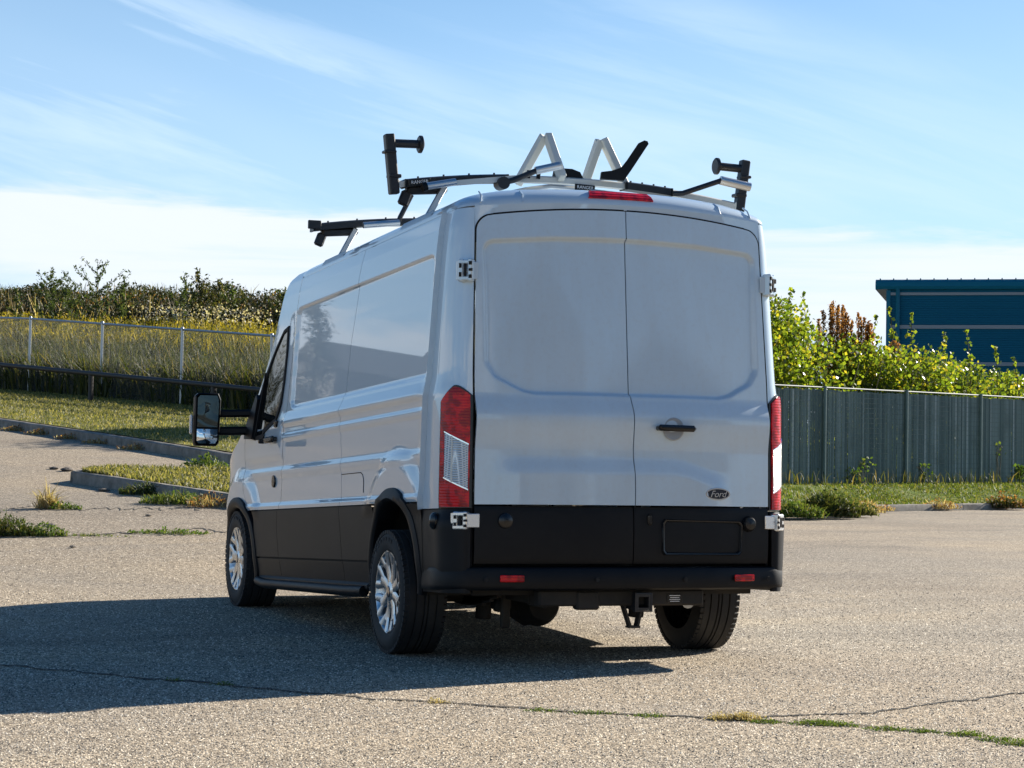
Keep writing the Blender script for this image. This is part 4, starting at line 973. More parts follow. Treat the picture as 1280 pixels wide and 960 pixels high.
# short grass of the strip, thin on top of its soil
def scatter_between(n, P, Q):
    t, u = RNG.random(n), RNG.random(n); a0, b0 = line_lerp(P, t); a1, b1 = line_lerp(Q, t); return a0 * (1 - u) + a1 * u, b0 * (1 - u) + b1 * u
sg_ = RNG.uniform(-4, 22, 42000); dk = np.interp(sg_, [1.7, 9.8, 18.9], [-4.93, -5.9, -6.9]) + .22; dg = dk + RNG.random(42000) * (-.1 - dk); a, b = fpt(sg_, dg)
merge('short_grass', [blades(gxy(a, b, terr(a, b) + .13), RNG.uniform(.02, .065, len(a)), .018, .9)], GRASS_D, k='stuff')
a, b = scatter_between(5000, ia[0], ia[1]); merge('short_grass', [blades(gxy(a, b, terr(a, b) + .13), RNG.uniform(.03, .09, len(a)), .02, .9)], GRASS_D, k='stuff')
t, u = RNG.random(34000), RNG.random(34000); ia0 = np.interp(t, T_, ka), np.interp(t, T_, kb); ia1 = np.interp(t, T_, fa_), np.interp(t, T_, fb_)
a = ia0[0] * (1 - u) + ia1[0] * u; b = ia0[1] * (1 - u) + ia1[1] * u; z = terr(*ia0) + .10 + .40 * sstep(u, 0, 1.05)
merge('verge_grass', [blades(gxy(a, b, z), RNG.uniform(.03, .085, len(a)), .02, .9)], GRASS, k='stuff')
# tall weeds behind the chain-link fence
s, d = clump(32000, -4, 14, .15, 5.2, 420, .3); a, b = fpt(s, d); merge('tall_weeds', [blades(gxy(a, b, terr(a, b) + .1), RNG.uniform(.5, 1.15, len(a)), RNG.uniform(.02, .05, len(a)), .5)], WEED, k='stuff')
s, d = clump(24000, -4, 14, .1, 3.5, 300, .25); a, b = fpt(s, d); P = gxy(a, b, terr(a, b) + .1 + RNG.random(len(a)) ** 1.3 * .85)
merge('weed_foliage', [leafcloud(P, RNG.uniform(.05, .12, len(P)), .4, .4)], WEED, k='stuff')
s, d = clump(15000, -4, 14, 3.2, 6.6, 260, .35); a, b = fpt(s, d); P = gxy(a, b, terr(a, b) + .62 + RNG.random(len(a)) * .5)
merge('goldenrod', [leafcloud(P, RNG.uniform(.05, .13, len(P)), .4, .8)], WEED_Y, k='stuff')
s, d = clump(7000, -4, 14, 2.6, 6.2, 200, .35); a, b = fpt(s, d); merge('goldenrod_stalks', [blades(gxy(a, b, terr(a, b) + .1), RNG.uniform(.6, 1.2, len(a)), .03, .35)], WEED_Y, k='stuff')
s, d = clump(900, 6, 13, 6.2, 7.2, 40, .3); a, b = fpt(s, d); P = gxy(a, b, terr(a, b) + .95 + RNG.random(len(a)) * .45); merge('thistle_down', [leafcloud(P, RNG.uniform(.04, .085, len(P)), .8, .3)], DOWN, k='stuff')
s, d = clump(160, -4, 9, 7.0, 8.6, 60, .35); a, b = fpt(s, d); merge('dry_stalks', [blades(gxy(a, b, terr(a, b) + .2), RNG.uniform(1., 1.5, len(a)), .03, .35)], STRAW, k='stuff')
# the dark bank of bushes along the top
cdp = RNG.uniform(7.4, 12.5, 120); cs = RNG.uniform(-5, 15, 120) - 1.8 * cdp; n = 125000; k = RNG.integers(0, 120, n)
v = RNG.normal(size=(n, 3)); v /= np.linalg.norm(v, axis=1, keepdims=True); v *= (RNG.random((n, 1)) ** .45)
rad = RNG.uniform(.5, .95, 120)[k]; a, b = fpt(cs[k] + v[:, 0] * rad * 1.2, cdp[k] + v[:, 1] * rad * 1.2)
hgt = RNG.uniform(.45, .74, 120)[k]; P = gxy(a, b, terr(a, b) + .1 + hgt + v[:, 2] * hgt)
merge('undergrowth', [leafcloud(P, RNG.uniform(.065, .15, n), .45, .4)], LEAF_D, k='stuff')
s, d = clump(1700, -5, 15, 8.5, 11.5, 70, .5); a, b = fpt(s, d); P = gxy(a, b, terr(a, b) + .7 + RNG.random(len(a)) * .55); merge('brown_seed_heads', [leafcloud(P, RNG.uniform(.05, .12, len(P)), .35, 1.2)], RUST, k='stuff')
s, d = clump(900, -5, 15, 8.5, 12, 60, .3); a, b = fpt(s, d); merge('undergrowth_sprigs', [blades(gxy(a, b, terr(a, b) + .9), RNG.uniform(.3, .6, len(a)), .03, .5)], WEED, k='stuff')

def tall_weed(a, b, h, label, m=LEAF_P, nb=13, spread=.42, name='tall_weed', z0=None, seed=0, leaf=.105):
    rng = np.random.default_rng(seed); z = (tz(a, b) + .1) if z0 is None else z0
    t = tag(empty(name, G(a, b, z)), label, 'weed', None)
    st = MB(); LP = []
    lean = rng.normal(size=2) * .06
    main = [(lean[0] * h * k ** 2, lean[1] * h * k ** 2, h * k) for k in np.linspace(0, 1, 6)]; st.tube(main, list(np.linspace(.022, .006, 6)), 6)
    for i in range(nb):
        k = .18 + .80 * (i / nb) ** .9; th = i * 2.4 + rng.normal() * .3; L = h * spread * 1.45 * (1.16 - k) * rng.uniform(.75, 1.2)
        p0 = np.array([lean[0] * h * k ** 2, lean[1] * h * k ** 2, h * k]); dv = np.array([math.cos(th), math.sin(th), .55])
        br = [p0 + dv * L * q - np.array([0, 0, .0]) + np.array([0, 0, .25 * L * q * q]) for q in (0, .5, 1)]; st.tube(br, [.010, .007, .004], 5)
        nl = int(52 * L / (h * spread) + 16); q = rng.random(nl); LP.append(p0 + dv * L * q[:, None] + np.stack([0 * q, 0 * q, .25 * L * q * q], 1) + rng.normal(size=(nl, 3)) * .028)
    q = rng.random(90) ** .7; LP.append(np.stack([lean[0] * h * q ** 2, lean[1] * h * q ** 2, h * (.3 + .74 * q)], 1) + rng.normal(size=(90, 3)) * np.array([.04, .04, .03]))
    st.build('stem', STEM, t, smooth=60); V, F = leafcloud(np.concatenate(LP), rng.uniform(leaf * .6, leaf * 1.3, sum(len(x) for x in LP)), .38, .5, rng); npmesh('foliage', V, F, m, t)
    return t
def at_px(dirb, a): return a, dirb * a            # b = slope * a
GW = 'tall weeds standing out above the bushes'
for i, (px, a, ztop, lab, nb, sp) in enumerate((
    (64, 60., 315, 'broad conical weed at the far left of the bush line, tallest of its group', 16, .40),
    (118, 59.5, 301, 'tallest weed on the bush line, an open branching spire with wide arms', 14, .44),
    (88, 60.5, 326, 'bushy low companion weed just right of the broad conical one', 10, .34),
    (150, 60., 322, 'slim upright weed just right of the tallest branching one', 9, .18),
    (15, 61., 342, 'thin leafless-looking weed nearest the left edge of the picture', 7, .2),
    (228, 58., 318, 'leaning weed with a bare tip left of the rounded green cluster', 10, .28),
    (252, 57.5, 315, 'pointed weed rising from the rounded green cluster above the bushes', 16, .30),
    (268, 57.5, 324, 'rounded light green weed beside the pointed one above the bushes', 15, .36),
    (292, 57., 327, 'arching weed to the right of the rounded green cluster', 10, .26),
    (355, 56.5, 336, 'low weed above the bushes nearest to the van roof', 10, .3))):
    b = (px - 640) / 2621.1 * a; z0 = tz(a, b) + .7; ztop = CAMZ + (576.5 + (px - 640) * .0171 - ztop) / 2621.1 * a
    t = tall_weed(a, b, ztop - z0, lab, WEED if i in (6, 7) else LEAF_P, nb, sp, seed=20 + i); t['group'] = GW

# ------------------------------------------------------------------ chain-link fence and pipe rail
fence = tag(empty('chain_link_fence', GT(*PF0)), 'galvanised chain-link fence along the grass bank on the left', 'fence')
fx, fy, fz = fence.location
def fp(s, h, d=0.): a, b = fpt(s, d); x, y, _ = G(a, b); return np.array([x - fx, y - fy, tz(a, b) + .13 + h * (1 - .0105 * max(s, 0)) - fz])
FH = 1.72; sp_ = 3.32
for k in range(-2, 7):
    MB().tube([fp(k * sp_, -.2), fp(k * sp_, FH + .03)], .032, 10).lathe([(0, .038), (.03, .03), (.045, 0)], fp(k * sp_, FH + .02), 'z', 10).build('post', STEEL, fence)
MB().tube([fp(s, FH) for s in np.arange(-8, 20.6, .8)], .026, 8).build('top_rail', STEEL, fence)
V = []; F = []
ss = np.arange(-8, 19.6, .054)
def strip(p, q, wd):
    o = len(V); tv = np.array([-TF[0], -TF[1]]); dx = np.array([FA[0] * tv[0] + FB[0] * tv[1], FA[1] * tv[0] + FB[1] * tv[1], 0]) * wd
    nv = np.array([dx[1], -dx[0], 0])
    V.extend([p - dx, p + nv, p + dx, q - dx, q + nv, q + dx]); F.extend([[o, o + 1, o + 4, o + 3], [o + 1, o + 2, o + 5, o + 4]])
for s in ss:
    strip(fp(s, .02), fp(s + FH * .62, FH - .01), .0025); strip(fp(s + FH * .62, .02), fp(s, FH - .01), .0025)
kind(npmesh('wire_mesh', V, F, mat('weathered_wire', (.16, .165, .17), .5, metal=.5), fence), 'stuff')
rail = tag(empty('pipe_rail', GT(*fpt(0, -1.0))), 'low dark pipe guard rail in front of the chain-link fence', 'guard rail')
rx, ry, rz = rail.location
def rp(s, h): a, b = fpt(s, -1.0); x, y, _ = G(a, b); return np.array([x - rx, y - ry, tz(a, b) + .13 + h - rz])
RUSTY = mat('dark_painted_pipe', (.022, .018, .016), .55)
MB().tube([rp(s, .66 - .013 * s) for s in np.arange(-8, 20.5, 1.)], .052, 12).build('rail', RUSTY, rail)
for k in range(-2, 5): MB().tube([rp(4.61 + k * 4.81, -.2), rp(4.61 + k * 4.81, .63 - .013 * (4.61 + k * 4.81))], .055, 10).build('post', RUSTY, rail)

# ------------------------------------------------------------------ slatted fence on the right
D2 = FR1 - FR0; L2 = float(np.hypot(*D2)); D2 /= L2; N2 = np.array([D2[1], -D2[0]]) * np.array([1, 1]); N2 = np.array([.69, -.72]) if False else np.array([D2[1], -D2[0]])
if N2[0] < 0: N2 = -N2
def vg(s): a, b = FR0 + D2 * s; kk = s / L2; return a, b, float(np.interp(kk, T_, terr(*line_lerp(KRo, T_)))) + .47
sf = tag(empty('slat_fence', G(*vg(0))), 'tall chain-link fence filled with grey-green privacy slats behind the right-hand grass', 'fence')
sx, sy, sz_ = sf.location
def sp2(s, h, d=0.): a, b, z = vg(s); a += N2[0] * d; b += N2[1] * d; x, y, _ = G(a, b); return np.array([x - sx, y - sy, z + h - sz_])
SHt = 2.02
MB().tube([sp2(s, SHt + .02) for s in np.arange(0, L2, .9)], .017, 8).build('top_rail', mat('dull_galvanised_rail', (.20, .215, .215), .6, metal=.3), sf)
s_post = 9.78
k = -3
while s_post + 3.06 * k < L2:
    if s_post + 3.06 * k > 0: MB().tube([sp2(s_post + 3.06 * k, -.2, -.045), sp2(s_post + 3.06 * k, SHt + .05, -.045)], .034, 10).build('post', SLAT, sf)
    k += 1
sl = MB(); Vs = []; Fs = []
for s in np.arange(.02, L2 - .1, .060):
    o = len(Vs); j = RNG.normal() * .004; tp = SHt - .02 - abs(RNG.normal()) * .015
    Vs += [sp2(s, -.12, .016 + j), sp2(s + .025, -.12, -.007 + j), sp2(s + .051, -.12, .011 + j), sp2(s, tp, .016), sp2(s + .025, tp, -.007), sp2(s + .051, tp, .011)]
    Fs += [[o, o + 1, o + 4, o + 3], [o + 1, o + 2, o + 5, o + 4]]
kind(npmesh('slats', Vs, Fs, SLAT, sf), 'stuff')
Vs = []; Fs = []
for h in np.arange(.06, SHt, .105):           # the horizontal runs of the woven wire, over and under the slats
    st_ = np.arange(0, L2 - .1, .060)
    for q in st_:
        o = len(Vs); Vs += [sp2(q - .004, h, -.006), sp2(q + .026, h + .010, -.016), sp2(q + .056, h, -.006), sp2(q - .004, h + .006, -.006), sp2(q + .026, h + .016, -.016), sp2(q + .056, h + .006, -.006)]
        Fs += [[o, o + 1, o + 4, o + 3], [o + 1, o + 2, o + 5, o + 4]]
kind(npmesh('woven_wire', Vs, Fs, mat('green_coated_wire', (.06, .10, .10), .5), sf), 'stuff')

# hedge behind it
def htop(s): return np.interp(s, [0, 6, 8.3, 9.2, 10, 11.7, 14.5, 18, 28], [5.10, 5.05, 5.00, 4.76, 4.46, 4.32, 4.02, 3.72, 3.55])
nb_ = 480; cs = RNG.uniform(.5, L2 - 1, nb_); cdp = RNG.uniform(.9, 3.4, nb_); n = 215000; k = RNG.integers(0, nb_, n)
v = RNG.normal(size=(n, 3)); v /= np.linalg.norm(v, axis=1, keepdims=True); v *= RNG.random((n, 1)) ** .4
rad = RNG.uniform(.55, 1.0, nb_); cs[:110] = RNG.uniform(.5, L2 - 1, 110); cdp[:110] = RNG.uniform(.7, 1.2, 110); tp = htop(cs) - rad * .8 - RNG.random(nb_) ** 2.4 * 3.5; tp[:110] = np.minimum(tp[:110], RNG.uniform(1.0, 2.2, 110))
a = FR0[0] + D2[0] * (cs[k] + v[:, 0] * rad[k]) + N2[0] * (cdp[k] + v[:, 1] * .75); b = FR0[1] + D2[1] * (cs[k] + v[:, 0] * rad[k]) + N2[1] * (cdp[k] + v[:, 1] * .75)
P = gxy(a, b, tp[k] + v[:, 2] * rad[k] * .8)
hd_ = merge('hedge', [leafcloud(P, RNG.uniform(.07, .125, n), .78, .3)], LEAF_H, k='stuff')
tw = MB()
for q in range(200):
    s = RNG.uniform(.3, L2 - .5); d = RNG.uniform(.6, 3.2); a, b = FR0 + D2 * s + N2 * d; zt = float(htop(s)) - .35 - RNG.random() * .8
    x, y, _ = G(a, b); tw.tube([(x, y, .5), (x + RNG.normal() * .15, y + RNG.normal() * .15, zt * .6), (x + RNG.normal() * .35, y + RNG.normal() * .35, zt)], [.02, .012, .004], 5)
kind(tw.build('hedge_twigs', STEM), 'stuff')
def shoot(px, a, y_top, label, seed, h=1.5, m=LEAF_H):
    b = (px - 640) / 2621.1 * a; zt = 1.088 + ((576.5 + (px - 640) * .0171) - y_top) / 2621.1 * a; z0 = zt - h
    t = tag(empty('hedge_shoot', G(a, b, z0)), label, 'shrub shoot', 'shoots standing up out of the hedge'); rng = np.random.default_rng(seed)
    lean = rng.normal(size=2) * .10; ks = np.linspace(0, 1, 7); main = [(lean[0] * k * k * h, lean[1] * k * k * h, h * k) for k in ks]
    st = MB().tube(main, list(np.linspace(.016, .005, 7)), 6); q = np.r_[rng.random(50) ** .8, np.ones(3)]
    P = np.stack([lean[0] * q * q * h, lean[1] * q * q * h, h * q], 1) + rng.normal(size=(53, 3)) * np.array([.085, .085, .04]) * (1.25 - q[:, None])
    st.build('stem', STEM, t); V, F = leafcloud(P, rng.uniform(.07, .13, 53), .8, .3, rng); npmesh('foliage', V, F, m, t)
for i, (px, a, yt, lab) in enumerate((
    (1118, 48.2, 386, 'tallest hedge shoot standing in front of the teal building corner'), (1139, 48.6, 393, 'leafy hedge shoot just right of the tallest one by the building corner'),
    (1181, 49.0, 417, 'crooked hedge shoot against the lower teal wall, left of a taller pale one'), (1214, 49.2, 413, 'pale topped hedge shoot in the middle of the teal wall'),
    (1248, 50.0, 434, 'short hedge shoot against the teal wall near its lower trim'), (1276, 50.2, 448, 'hedge shoot nearest the right edge of the picture'),
    (982, 45.5, 362, 'thin hedge shoot closest to the rear of the van'), (1008, 46.2, 366, 'thin hedge shoot left of the rust-brown dock plants'), (1086, 47.6, 395, 'small hedge shoot right of the rust-brown dock plants'))):
    shoot(px, a, yt, lab, 60 + i)
def dock(px, a, y_top, y_bot, wpx, label, seed, n=900):
    b = (px - 640) / 2621.1 * a; hz = 576.5 + (px - 640) * .0171; zt = 1.088 + (hz - y_top) / 2621.1 * a; z0 = 1.088 + (hz - y_bot) / 2621.1 * a; wd = wpx / 2621.1 * a; rng = np.random.default_rng(seed)
    t = tag(empty('dock_weed', G(a, b, z0)), label, 'weed'); st = MB(); LP = []
    for i in range(14):
        th = rng.random() * 6.3; r0 = rng.random() ** .6 * wd / 2; hh = (zt - z0) * (1 - .42 * (r0 / (wd / 2)) ** 1.5) * rng.uniform(.86, 1.02); x0, y0 = r0 * math.cos(th), r0 * math.sin(th)
        st.tube([(x0 * .6, y0 * .6, 0), (x0 * .85, y0 * .85, hh * .5), (x0, y0, hh)], [.012, .009, .004], 5)
        q = rng.random(n // 14) ** .75; LP.append(np.stack([x0 * (.6 + .4 * q), y0 * (.6 + .4 * q), hh * q], 1) + rng.normal(size=(len(q), 3)) * np.array([.055, .055, .03]) * (1.3 - q[:, None]))
    st.build('stem', STEM, t); P = np.concatenate(LP); V, F = leafcloud(P, rng.uniform(.04, .085, len(P)), .5, 1.2, rng); npmesh('seed_head', V, F, RUST, t)
dock(1040, 47.4, 368, 470, 66, 'large rust-brown dock plant gone to seed above the hedge', 3, 5200)
dock(1076, 47.6, 386, 470, 40, 'smaller rust-brown dock plant right of the large one above the hedge', 4, 2800)
dock(1120, 48.9, 424, 450, 26, 'reddish seed heads among the hedge leaves below the building corner', 5, 300)

# ------------------------------------------------------------------ teal metal building beyond the hedge
BA = 92.
def bz(px, y): return 1.088 + ((576.5 + (px - 640) * .0171) - y) / 2621.1 * BA
bld = tag(empty('metal_building', G(BA, (1110 - 640) / 2621.1 * BA, 0)), 'dark teal metal-clad building with a pale trim band behind the hedge', 'building')
bx, by, _ = bld.location
ux, uy = FB; _c, _s = math.cos(R(14)), math.sin(R(14)); rotb = Matrix(((FB[0] * _c - FA[0] * _s, FA[0] * _c + FB[0] * _s, 0), (FB[1] * _c - FA[1] * _s, FA[1] * _c + FB[1] * _s, 0), (0, 0, 1)))   # local: x along the wall to the right, y away
def bl(x, y, z): v = rotb @ Vector((x, y, z)); return tuple(v)
def bbox(mb, x0, x1, y0, y1, z0, z1): mb.box(bl((x0 + x1) / 2, (y0 + y1) / 2, (z0 + z1) / 2), (x1 - x0, y1 - y0, z1 - z0), rotb); return mb
BW, BD = 34., 22.
zr_, zt1, zt2, zt3 = bz(1110, 363), bz(1110, 366), bz(1110, 409), bz(1110, 455)
zz = np.arange(0, zr_, .10); P = []
for z in zz:
    for h_, o in ((0, 0), (.055, 0), (.065, -.03), (.092, -.03)): P.append((z + h_, o))
rows = [[bl(x, o, z) for x in (0, BW)] for z, o in P]
MB().grid(np.array(rows)).build('wall', TEAL, bld, smooth=0)
rows = [[bl(-o * 0 + (0 if True else 0) - (-o), y, z) for y in (0, BD)] for z, o in P]
MB().grid(np.array(rows)).build('wall', TEAL, bld, smooth=0)
bbox(MB(), .05, BW, .05, BD, 0, zr_).build('wall', TEAL, bld, smooth=0)
MB().prism([(-.18, zr_ + .03), (-.24, zr_ + .16), (-.20, zr_ + .34), (-.10, zr_ + .42), (.0, zr_ + .47), (BD, zr_ + .95), (BD, zr_ + .02)], BW + .7, lambda u, v, d: bl(-.55 + d, u, v)).build('roof', TEAL_L, bld, smooth=0)
for k in range(58): MB().box(bl(-.35 + k * .58 * 1.0, -.02, zr_ + .49), (.05, .16, .05), rotb).build('roof_seam', TEAL_L, bld, smooth=0)
for z, hh in ((zt1 - .06, .12), (zt2, .16), (zt3, .16)): bbox(MB(), -.012, BW, -.075, -.035, z - hh / 2, z + hh / 2).build('trim_band', TRIM, bld, smooth=0)
bbox(MB(), -.08, .10, -.10, -.034, 0, zr_).build('corner_trim', TEAL_L, bld, smooth=0)
MB().bar(bl(.42, -.12, 0), bl(.42, -.12, zr_ + .05), .12, .15, (0, 1, 0)).build('downpipe', TEAL_L, bld, smooth=0)

# ------------------------------------------------------------------ weeds and stones on the paving
def tuft(a, b, label, n, rad, h, m, name='weed_tuft', dz=0., flat=1., seed=0, leafy=0, cat='weed', leaf_m=None, elong=1., wd=.008, lsz=None):
    rng = np.random.default_rng(900 + seed); th = rng.random(n) * 6.283; r_ = rad * rng.random(n) ** .6
    P = np.stack([r_ * np.cos(th), r_ * np.sin(th) * .55, 0 * th], 1); P[:, :2] *= [elong, 1]
    P = P @ np.array([[FB[0], FB[1], 0], [FA[0], FA[1], 0], [0, 0, 1.]])
    V, F = blades(P, rng.uniform(.4, 1., n) * h * (1.1 - r_ / rad * .6), wd, 1.1 * flat, rng)
    if leafy:
        k = rng.integers(0, n, leafy); Q = P[k] + np.stack([rng.normal(size=leafy) * .02, rng.normal(size=leafy) * .02, rng.random(leafy) * h * .9 * (1.05 - .7 * r_[k] / rad)], 1)
    o = npmesh(name, V, F, m); o.location = GT(a, b, dz); tag(o, label, cat)
    if leafy: V, F = leafcloud(Q, (rng.uniform(.02, .05, leafy) * max(1, h * 4) if lsz is None else rng.uniform(*lsz, leafy)), .5, .3, rng); npmesh('foliage', V, F, leaf_m or m, o)
    return o
tuft(20.95, -5.05, 'dark green spreading weed at the left edge of the paving joint', 380, .36, .28, WEED, seed=1, leafy=620, leaf_m=LEAF_P, wd=.012)
tuft(20.95, -4.62, 'low green runner of the spreading weed, to its right on the joint', 160, .22, .16, GRASS, seed=2, leafy=260, leaf_m=LEAF_G)
tuft(23.66, -5.20, 'pale straw-coloured feathery grass clump on the paving', 170, .15, .36, STRAW, seed=3, cat='grass clump', name='grass_clump', wd=.014)
tuft(23.62, -5.0, 'small green tuft at the foot of the feathery straw grass', 160, .20, .12, GRASS, seed=4, leafy=160, leaf_m=LEAF_G)
tuft(24.45, -3.85, 'green grass tuft against the island kerb beside the van', 520, .42, .22, GRASS, seed=5, leafy=300, leaf_m=LEAF_G, elong=1.1, wd=.012)
tuft(25.5, -4.42, 'grey-green weeds along the island kerb face', 300, .34, .22, WEED, seed=6, leafy=420, leaf_m=LEAF_P, wd=.012)
tuft(24.15, -3.42, 'dry brown weed where the island kerb meets the van', 220, .3, .22, STRAW, seed=7, leafy=200, leaf_m=RUST)
tuft(29.0, -4.2, 'round bright green leafy plant at the end of the far kerb', 200, .34, .30, GRASS, seed=8, leafy=900, leaf_m=LEAF_G, cat='plant', name='leafy_plant')
tuft(21.35, -3.45, 'flat strip of green weed on the joint nearest the front wheel', 260, .30, .07, GRASS, seed=9, leafy=260, leaf_m=LEAF_G, elong=1.4)
tuft(21.0, -4.2, 'thin line of green weed in the middle of the left joint', 160, .3, .05, GRASS, seed=10, elong=1.5)
for i, (a, b) in enumerate(((37.2, -8.55), (36.3, -7.95), (35.3, -7.2), (34.3, -6.5), (33.1, -5.75))):
    tuft(a - .12, b - .12, ('dead brown weeds in front of the far kerb, %s' % ('leftmost patch', 'second patch from the left', 'middle patch', 'second patch from the right', 'patch nearest the van mirror')[i]), 150, .35, .13, STRAW, seed=20 + i, leafy=200, leaf_m=RUST, wd=.014)
# plants along the joint in the foreground
jp = [(10.15, -1.60), (10.0, -1.35), (9.42, -.32), (9.19, .16), (9.14, .38), (9.06, .62), (8.98, .92), (8.98, 1.02), (8.90, 1.10), (8.88, 1.32), (8.84, 1.42), (8.74, 1.58), (8.68, 1.72), (8.60, 1.88), (8.44, 1.98), (8.34, 2.04)]
jl = ['tiny shaded sprig on the joint inside the van shadow', 'second shaded sprig on the joint inside the van shadow', 'dry wisp on the joint at the edge of the van shadow', 'thin green sprig left of the middle of the front joint', 'green sprig at the middle of the front joint', 'flat green weed left of the tallest straw tuft on the front joint',
      'straw tuft with a green foot on the front joint', 'tallest straw tuft on the front joint', 'short green weed right of the tallest straw tuft', 'wide bright green weed patch where the crack meets the front joint', 'small green weed on the crack just above the front joint', 'low green weed right of the wide bright patch', 'isolated green weed two steps from the right picture edge', 'green weed patch close to the right picture edge', 'trailing green weed second from the right edge on the front joint', 'last green weed on the front joint at the right picture edge']
spec = [(30, .05, .04, GRASS), (40, .06, .045, GRASS), (50, .06, .06, STRAW), (90, .10, .022, GRASS), (120, .12, .026, GRASS), (120, .10, .03, GRASS), (150, .07, .075, STRAW), (240, .09, .085, STRAW), (120, .08, .04, GRASS), (320, .14, .05, GRASS), (90, .07, .035, GRASS), (160, .11, .035, GRASS), (120, .08, .035, GRASS), (180, .11, .045, GRASS), (160, .10, .04, GRASS), (160, .10, .045, GRASS)]
for i, ((a, b), l, (n, rd, h, m)) in enumerate(zip(jp, jl, spec)):
    o = tuft(a, b, l, n, rd * .85, h * .62, m, seed=40 + i, lsz=(.006, .015), leafy=int(n * 1.4), leaf_m=LEAF_G if m is GRASS else STRAW, elong=1.0, wd=.003); o['group'] = 'weeds growing in the front paving joint'
# along the right verge edge
for i, (a, b, n, rd, h, m, lm, lab) in enumerate(((35.2, 4.75, 500, .55, .42, GRASS, LEAF_G, 'green weedy clump at the paving edge right behind the van bumper'), (35.9, 5.45, 700, .55, .58, WEED, LEAF_P, 'tallest dark weed clump on the right paving edge'), (36.7, 6.0, 400, .45, .40, GRASS_D, LEAF_P, 'olive weed clump right of the tallest one on the paving edge'),
    (38.2, 6.35, 300, .5, .22, STRAW, RUST, 'withered brown weeds at the start of the right kerb'), (39.3, 6.75, 260, .45, .26, STRAW, RUST, 'withered weed pile lying over the right kerb'), (41.2, 8.45, 260, .4, .26, STRAW, RUST, 'withered weed tuft at the middle of the right kerb'), (42.4, 10.0, 360, .45, .42, WEED, RUST, 'dark withered weed at the right end of the kerb'))):
    tuft(a, b, lab, n, rd, h, m, seed=70 + i, leafy=n, leaf_m=lm, wd=.02, dz=.04)
for i, (s, h, d, n, lab) in enumerate(((11.2, .48, -.06, 40, 'green sprig poking through the slat fence left of the middle post'), (10.75, .14, -.1, 40, 'small weed at the foot of the slat fence near its first post'), (13.5, .30, -.06, 40, 'pale sprig at the foot of the slat fence right of the middle post'), (16.7, 1.1, -.05, 16, 'few yellow leaves caught high on the slat fence'), (17.6, .25, -.1, 130, 'leafy weed at the foot of the slat fence by the right picture edge'))):
    x, y, z = sp2(s, 0, d); P = np.stack([RNG.normal(size=n) * .10, RNG.normal(size=n) * .05, RNG.random(n) * .32 + h * .6], 1); V, F = leafcloud(P, RNG.uniform(.05, .10, n), .7, .3)
    st = MB()
    for q in range(4): st.tube([(RNG.normal() * .03, 0, -.05), (RNG.normal() * .06, 0, .15 + h * .4), (RNG.normal() * .10, -.02, .25 + h * .6)], .006, 5)
    o = st.build('fence_weed', STEM); o.location = (x + sx, y + sy, z + sz_); tag(o, lab, 'weed'); npmesh('foliage', V, F, LEAF_G, o)
s_ = RNG.random(900) * L2; P = np.array([sp2(q, RNG.random() * .10, -.10 - RNG.random() * .12) for q in s_]) + np.array([sx, sy, sz_]); V, F = blades(P, RNG.uniform(.10, .34, 900), .02, .6); kind(npmesh('fence_foot_grass', V, F, WEED), 'stuff')
STONE = mat('grey_stone', (.14, .12, .10), .9, build=_soil((.06, .05, .04), (.14, .12, .10), (.30, .27, .23)))
for i, (a, b, r_, lab) in enumerate(((21.84, -4.76, .045, 'dark pebble near the spreading weed on the left paving'), (28.75, -6.07, .09, 'flat dark stone right of its paler neighbour left of the island tip'), (28.99, -6.3, .06, 'small stone left of the flat dark one left of the island tip'), (25.85, -5.0, .06, 'pale stone at the foot of the island kerb'), (36.9, -8.3, .12, 'dark lump of debris in front of the far kerb'), (32.0, -5.1, .06, 'small dark stone in front of the far kerb by the mirror'), (23.0, -3.95, .03, 'small dark pebble between the island kerb and the left joint'), (20.0, -4.15, .03, 'brown leaf-sized chip below the left joint'))):
    rng = np.random.default_rng(i); mb = MB(); pr = [(-.3 + 1.0 * k, math.sin(math.pi * (.15 + .8 * k))) for k in np.linspace(0, 1, 6)]
    mb.lathe([(z * r_ * .7, max(.02, q) * r_) for z, q in pr], (0, 0, 0), 'z', 9); mb.v = [(x * (1.3 + .2 * rng.normal()), y * (1 + .12 * rng.normal()), z) for x, y, z in mb.v]
    o = mb.build('stone', STONE, smooth=70); o.location = GT(a, b, .01); o.rotation_euler.z = i; tag(o, lab, 'stone')

# ------------------------------------------------------------------ what the flank mirrors: a hall and trees up the yard to the left, outside the frame
hall = tag(empty('neighbouring_hall', (-31, 106, 0)), 'grey-brown gabled hall mirrored in the flank of the van', 'building')
hz0 = 5.4
def hb(mb, x0, x1, y0, y1, z0, z1): return mb.box(((x0 + x1) / 2, (y0 + y1) / 2, (z0 + z1) / 2), (x1 - x0, y1 - y0, z1 - z0))
hb(MB(), -9, 2.2, 0, 12, hz0 - 1.6, hz0 + 4.2).build('wall', WALLR, hall, smooth=0)
MB().prism([(-.5, hz0 + 4.15), (6, hz0 + 6.2), (12.5, hz0 + 4.15)], 11.8, lambda u, v, d: (-9.3 + d, u, v)).build('roof', ROOFR, hall, smooth=0)
for k in range(3): hb(MB(), -7 + k * 3, -5.8 + k * 3, -.04, .02, hz0 + 1.2, hz0 + 2.3).build('window', GLASS_D, hall, smooth=0)
hb(MB(), -.6, .6, -.04, .02, hz0, hz0 + 2.1).build('door', TRIM, hall, smooth=0)
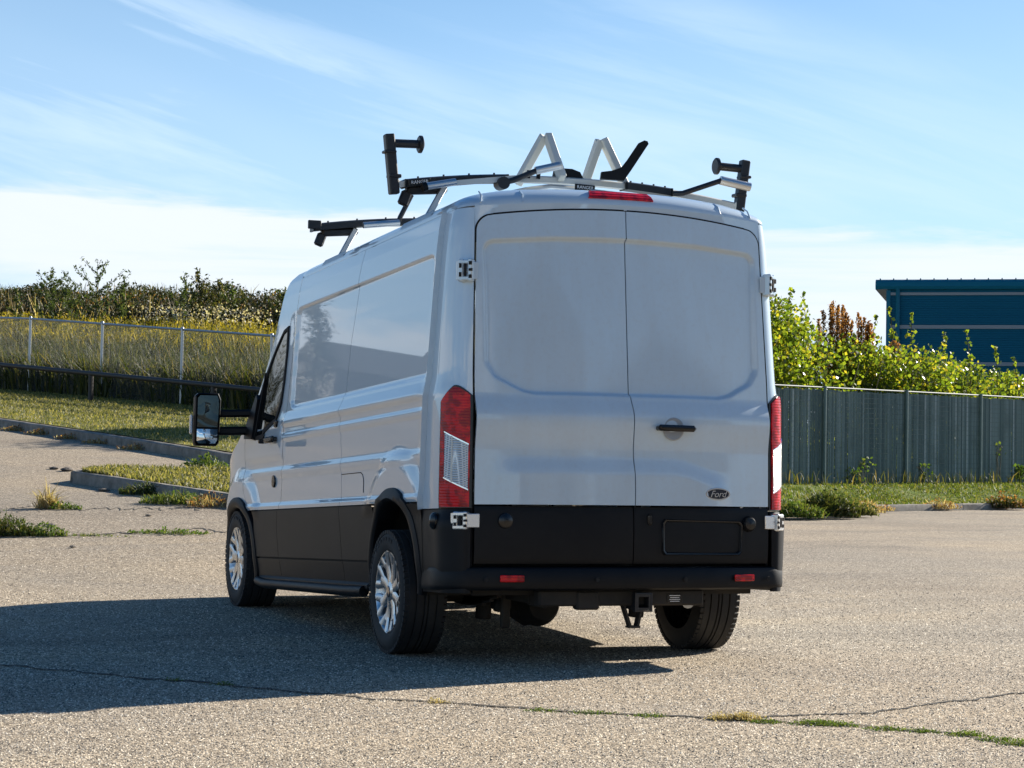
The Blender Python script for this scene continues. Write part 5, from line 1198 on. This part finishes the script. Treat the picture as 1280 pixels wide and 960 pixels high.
def tree(x, y, h, label, seed, cone=False, m=LEAF_D, r0=1.6):
    rng = np.random.default_rng(seed); a = (x - OX) * FA[0] + (y - OY) * FA[1]; b = (x - OX) * FB[0] + (y - OY) * FB[1]; z0 = tz(a, b)
    t = tag(empty('conifer_tree' if cone else 'broadleaf_tree', (x, y, z0)), label, 'tree', 'trees mirrored in the van'); st = MB().tube([(0, 0, 0), (.05, 0, h * .5), (0, .05, h * .95)], [.16, .1, .02], 8)
    LP = []
    for i in range(46):
        k = rng.random() ** .8; rr_ = (r0 * (1 - k) * .95 + .1) if cone else r0 * math.sqrt(max(.05, 1 - (2 * k - .9) ** 2)); zz_ = h * ((.12 + .86 * k) if cone else (.3 + .68 * k)); th = rng.random() * 6.28; rq = rr_ * rng.random() ** .5
        c_ = np.array([rq * math.cos(th), rq * math.sin(th), zz_]); st.tube([(0, 0, zz_ * .85), tuple(c_)], [.03, .008], 5); LP.append(c_ + rng.normal(size=(110, 3)) * np.array([.3, .3, .22]) * (.6 + .4 * rr_))
    st.build('trunk', STEM, t); P = np.concatenate(LP); V, F = leafcloud(P, rng.uniform(.10, .24, len(P)), .5, .2, rng); npmesh('crown', V, F, m, t)
tree(-41.5, 103, 9., 'dark pointed conifer left of the mirrored hall', 1, True, r0=2.2); tree(-44, 108, 8., 'broad tree beyond the mirrored hall', 2, r0=3.); tree(-25.5, 98, 8.4, 'tall slim conifer right of the mirrored hall', 3, True, r0=1.6); tree(-22.5, 101, 6., 'bushy round tree right of the slim conifer', 4, m=WEED, r0=2.6)
tree(-18.5, 108, 6.5, 'low round tree at the top of the slope in the mirror image', 5, m=WEED, r0=3.); tree(-33, 92, 3.2, 'low bush in front of the mirrored hall', 6, r0=2.)

# ------------------------------------------------------------------ two houses across the street behind, mirrored in the rear doors
SIDING = mat('grey_house_siding', (.36, .37, .38), .8)
def house(x, y, rz, w_, d_, he, hr, label):
    t = tag(empty('house', (x, y, 0), rz), label, 'house', 'houses mirrored in the rear doors')
    MB().box((0, 0, he / 2), (w_, d_, he)).build('wall', SIDING, t, smooth=0)
    MB().prism([(-w_ / 2 - .4, he - .05), (0, hr), (w_ / 2 + .4, he - .05)], d_ + .8, lambda u, v, d: (u, -d_ / 2 - .4 + d, v)).build('roof', ROOFR, t, smooth=0)
    for k in (-1, 1):
        for z in (1.6, 4.4):
            wn = MB().box((k * w_ * .25, d_ / 2 + .02, z), (1.5, .06, 1.3)).build('window', TRIM, t, smooth=0); MB().box((k * w_ * .25, d_ / 2 + .052, z), (1.3, .02, 1.1)).build('pane', GLASS_D, wn, smooth=0)
house(5.2, -38, R(14), 9, 9, 10.2, 12.0, 'tall grey shallow-roofed house mirrored in the left rear door'); house(19.5, -36, R(22), 17, 9, 9.0, 10.4, 'wider grey house mirrored in the right rear door')
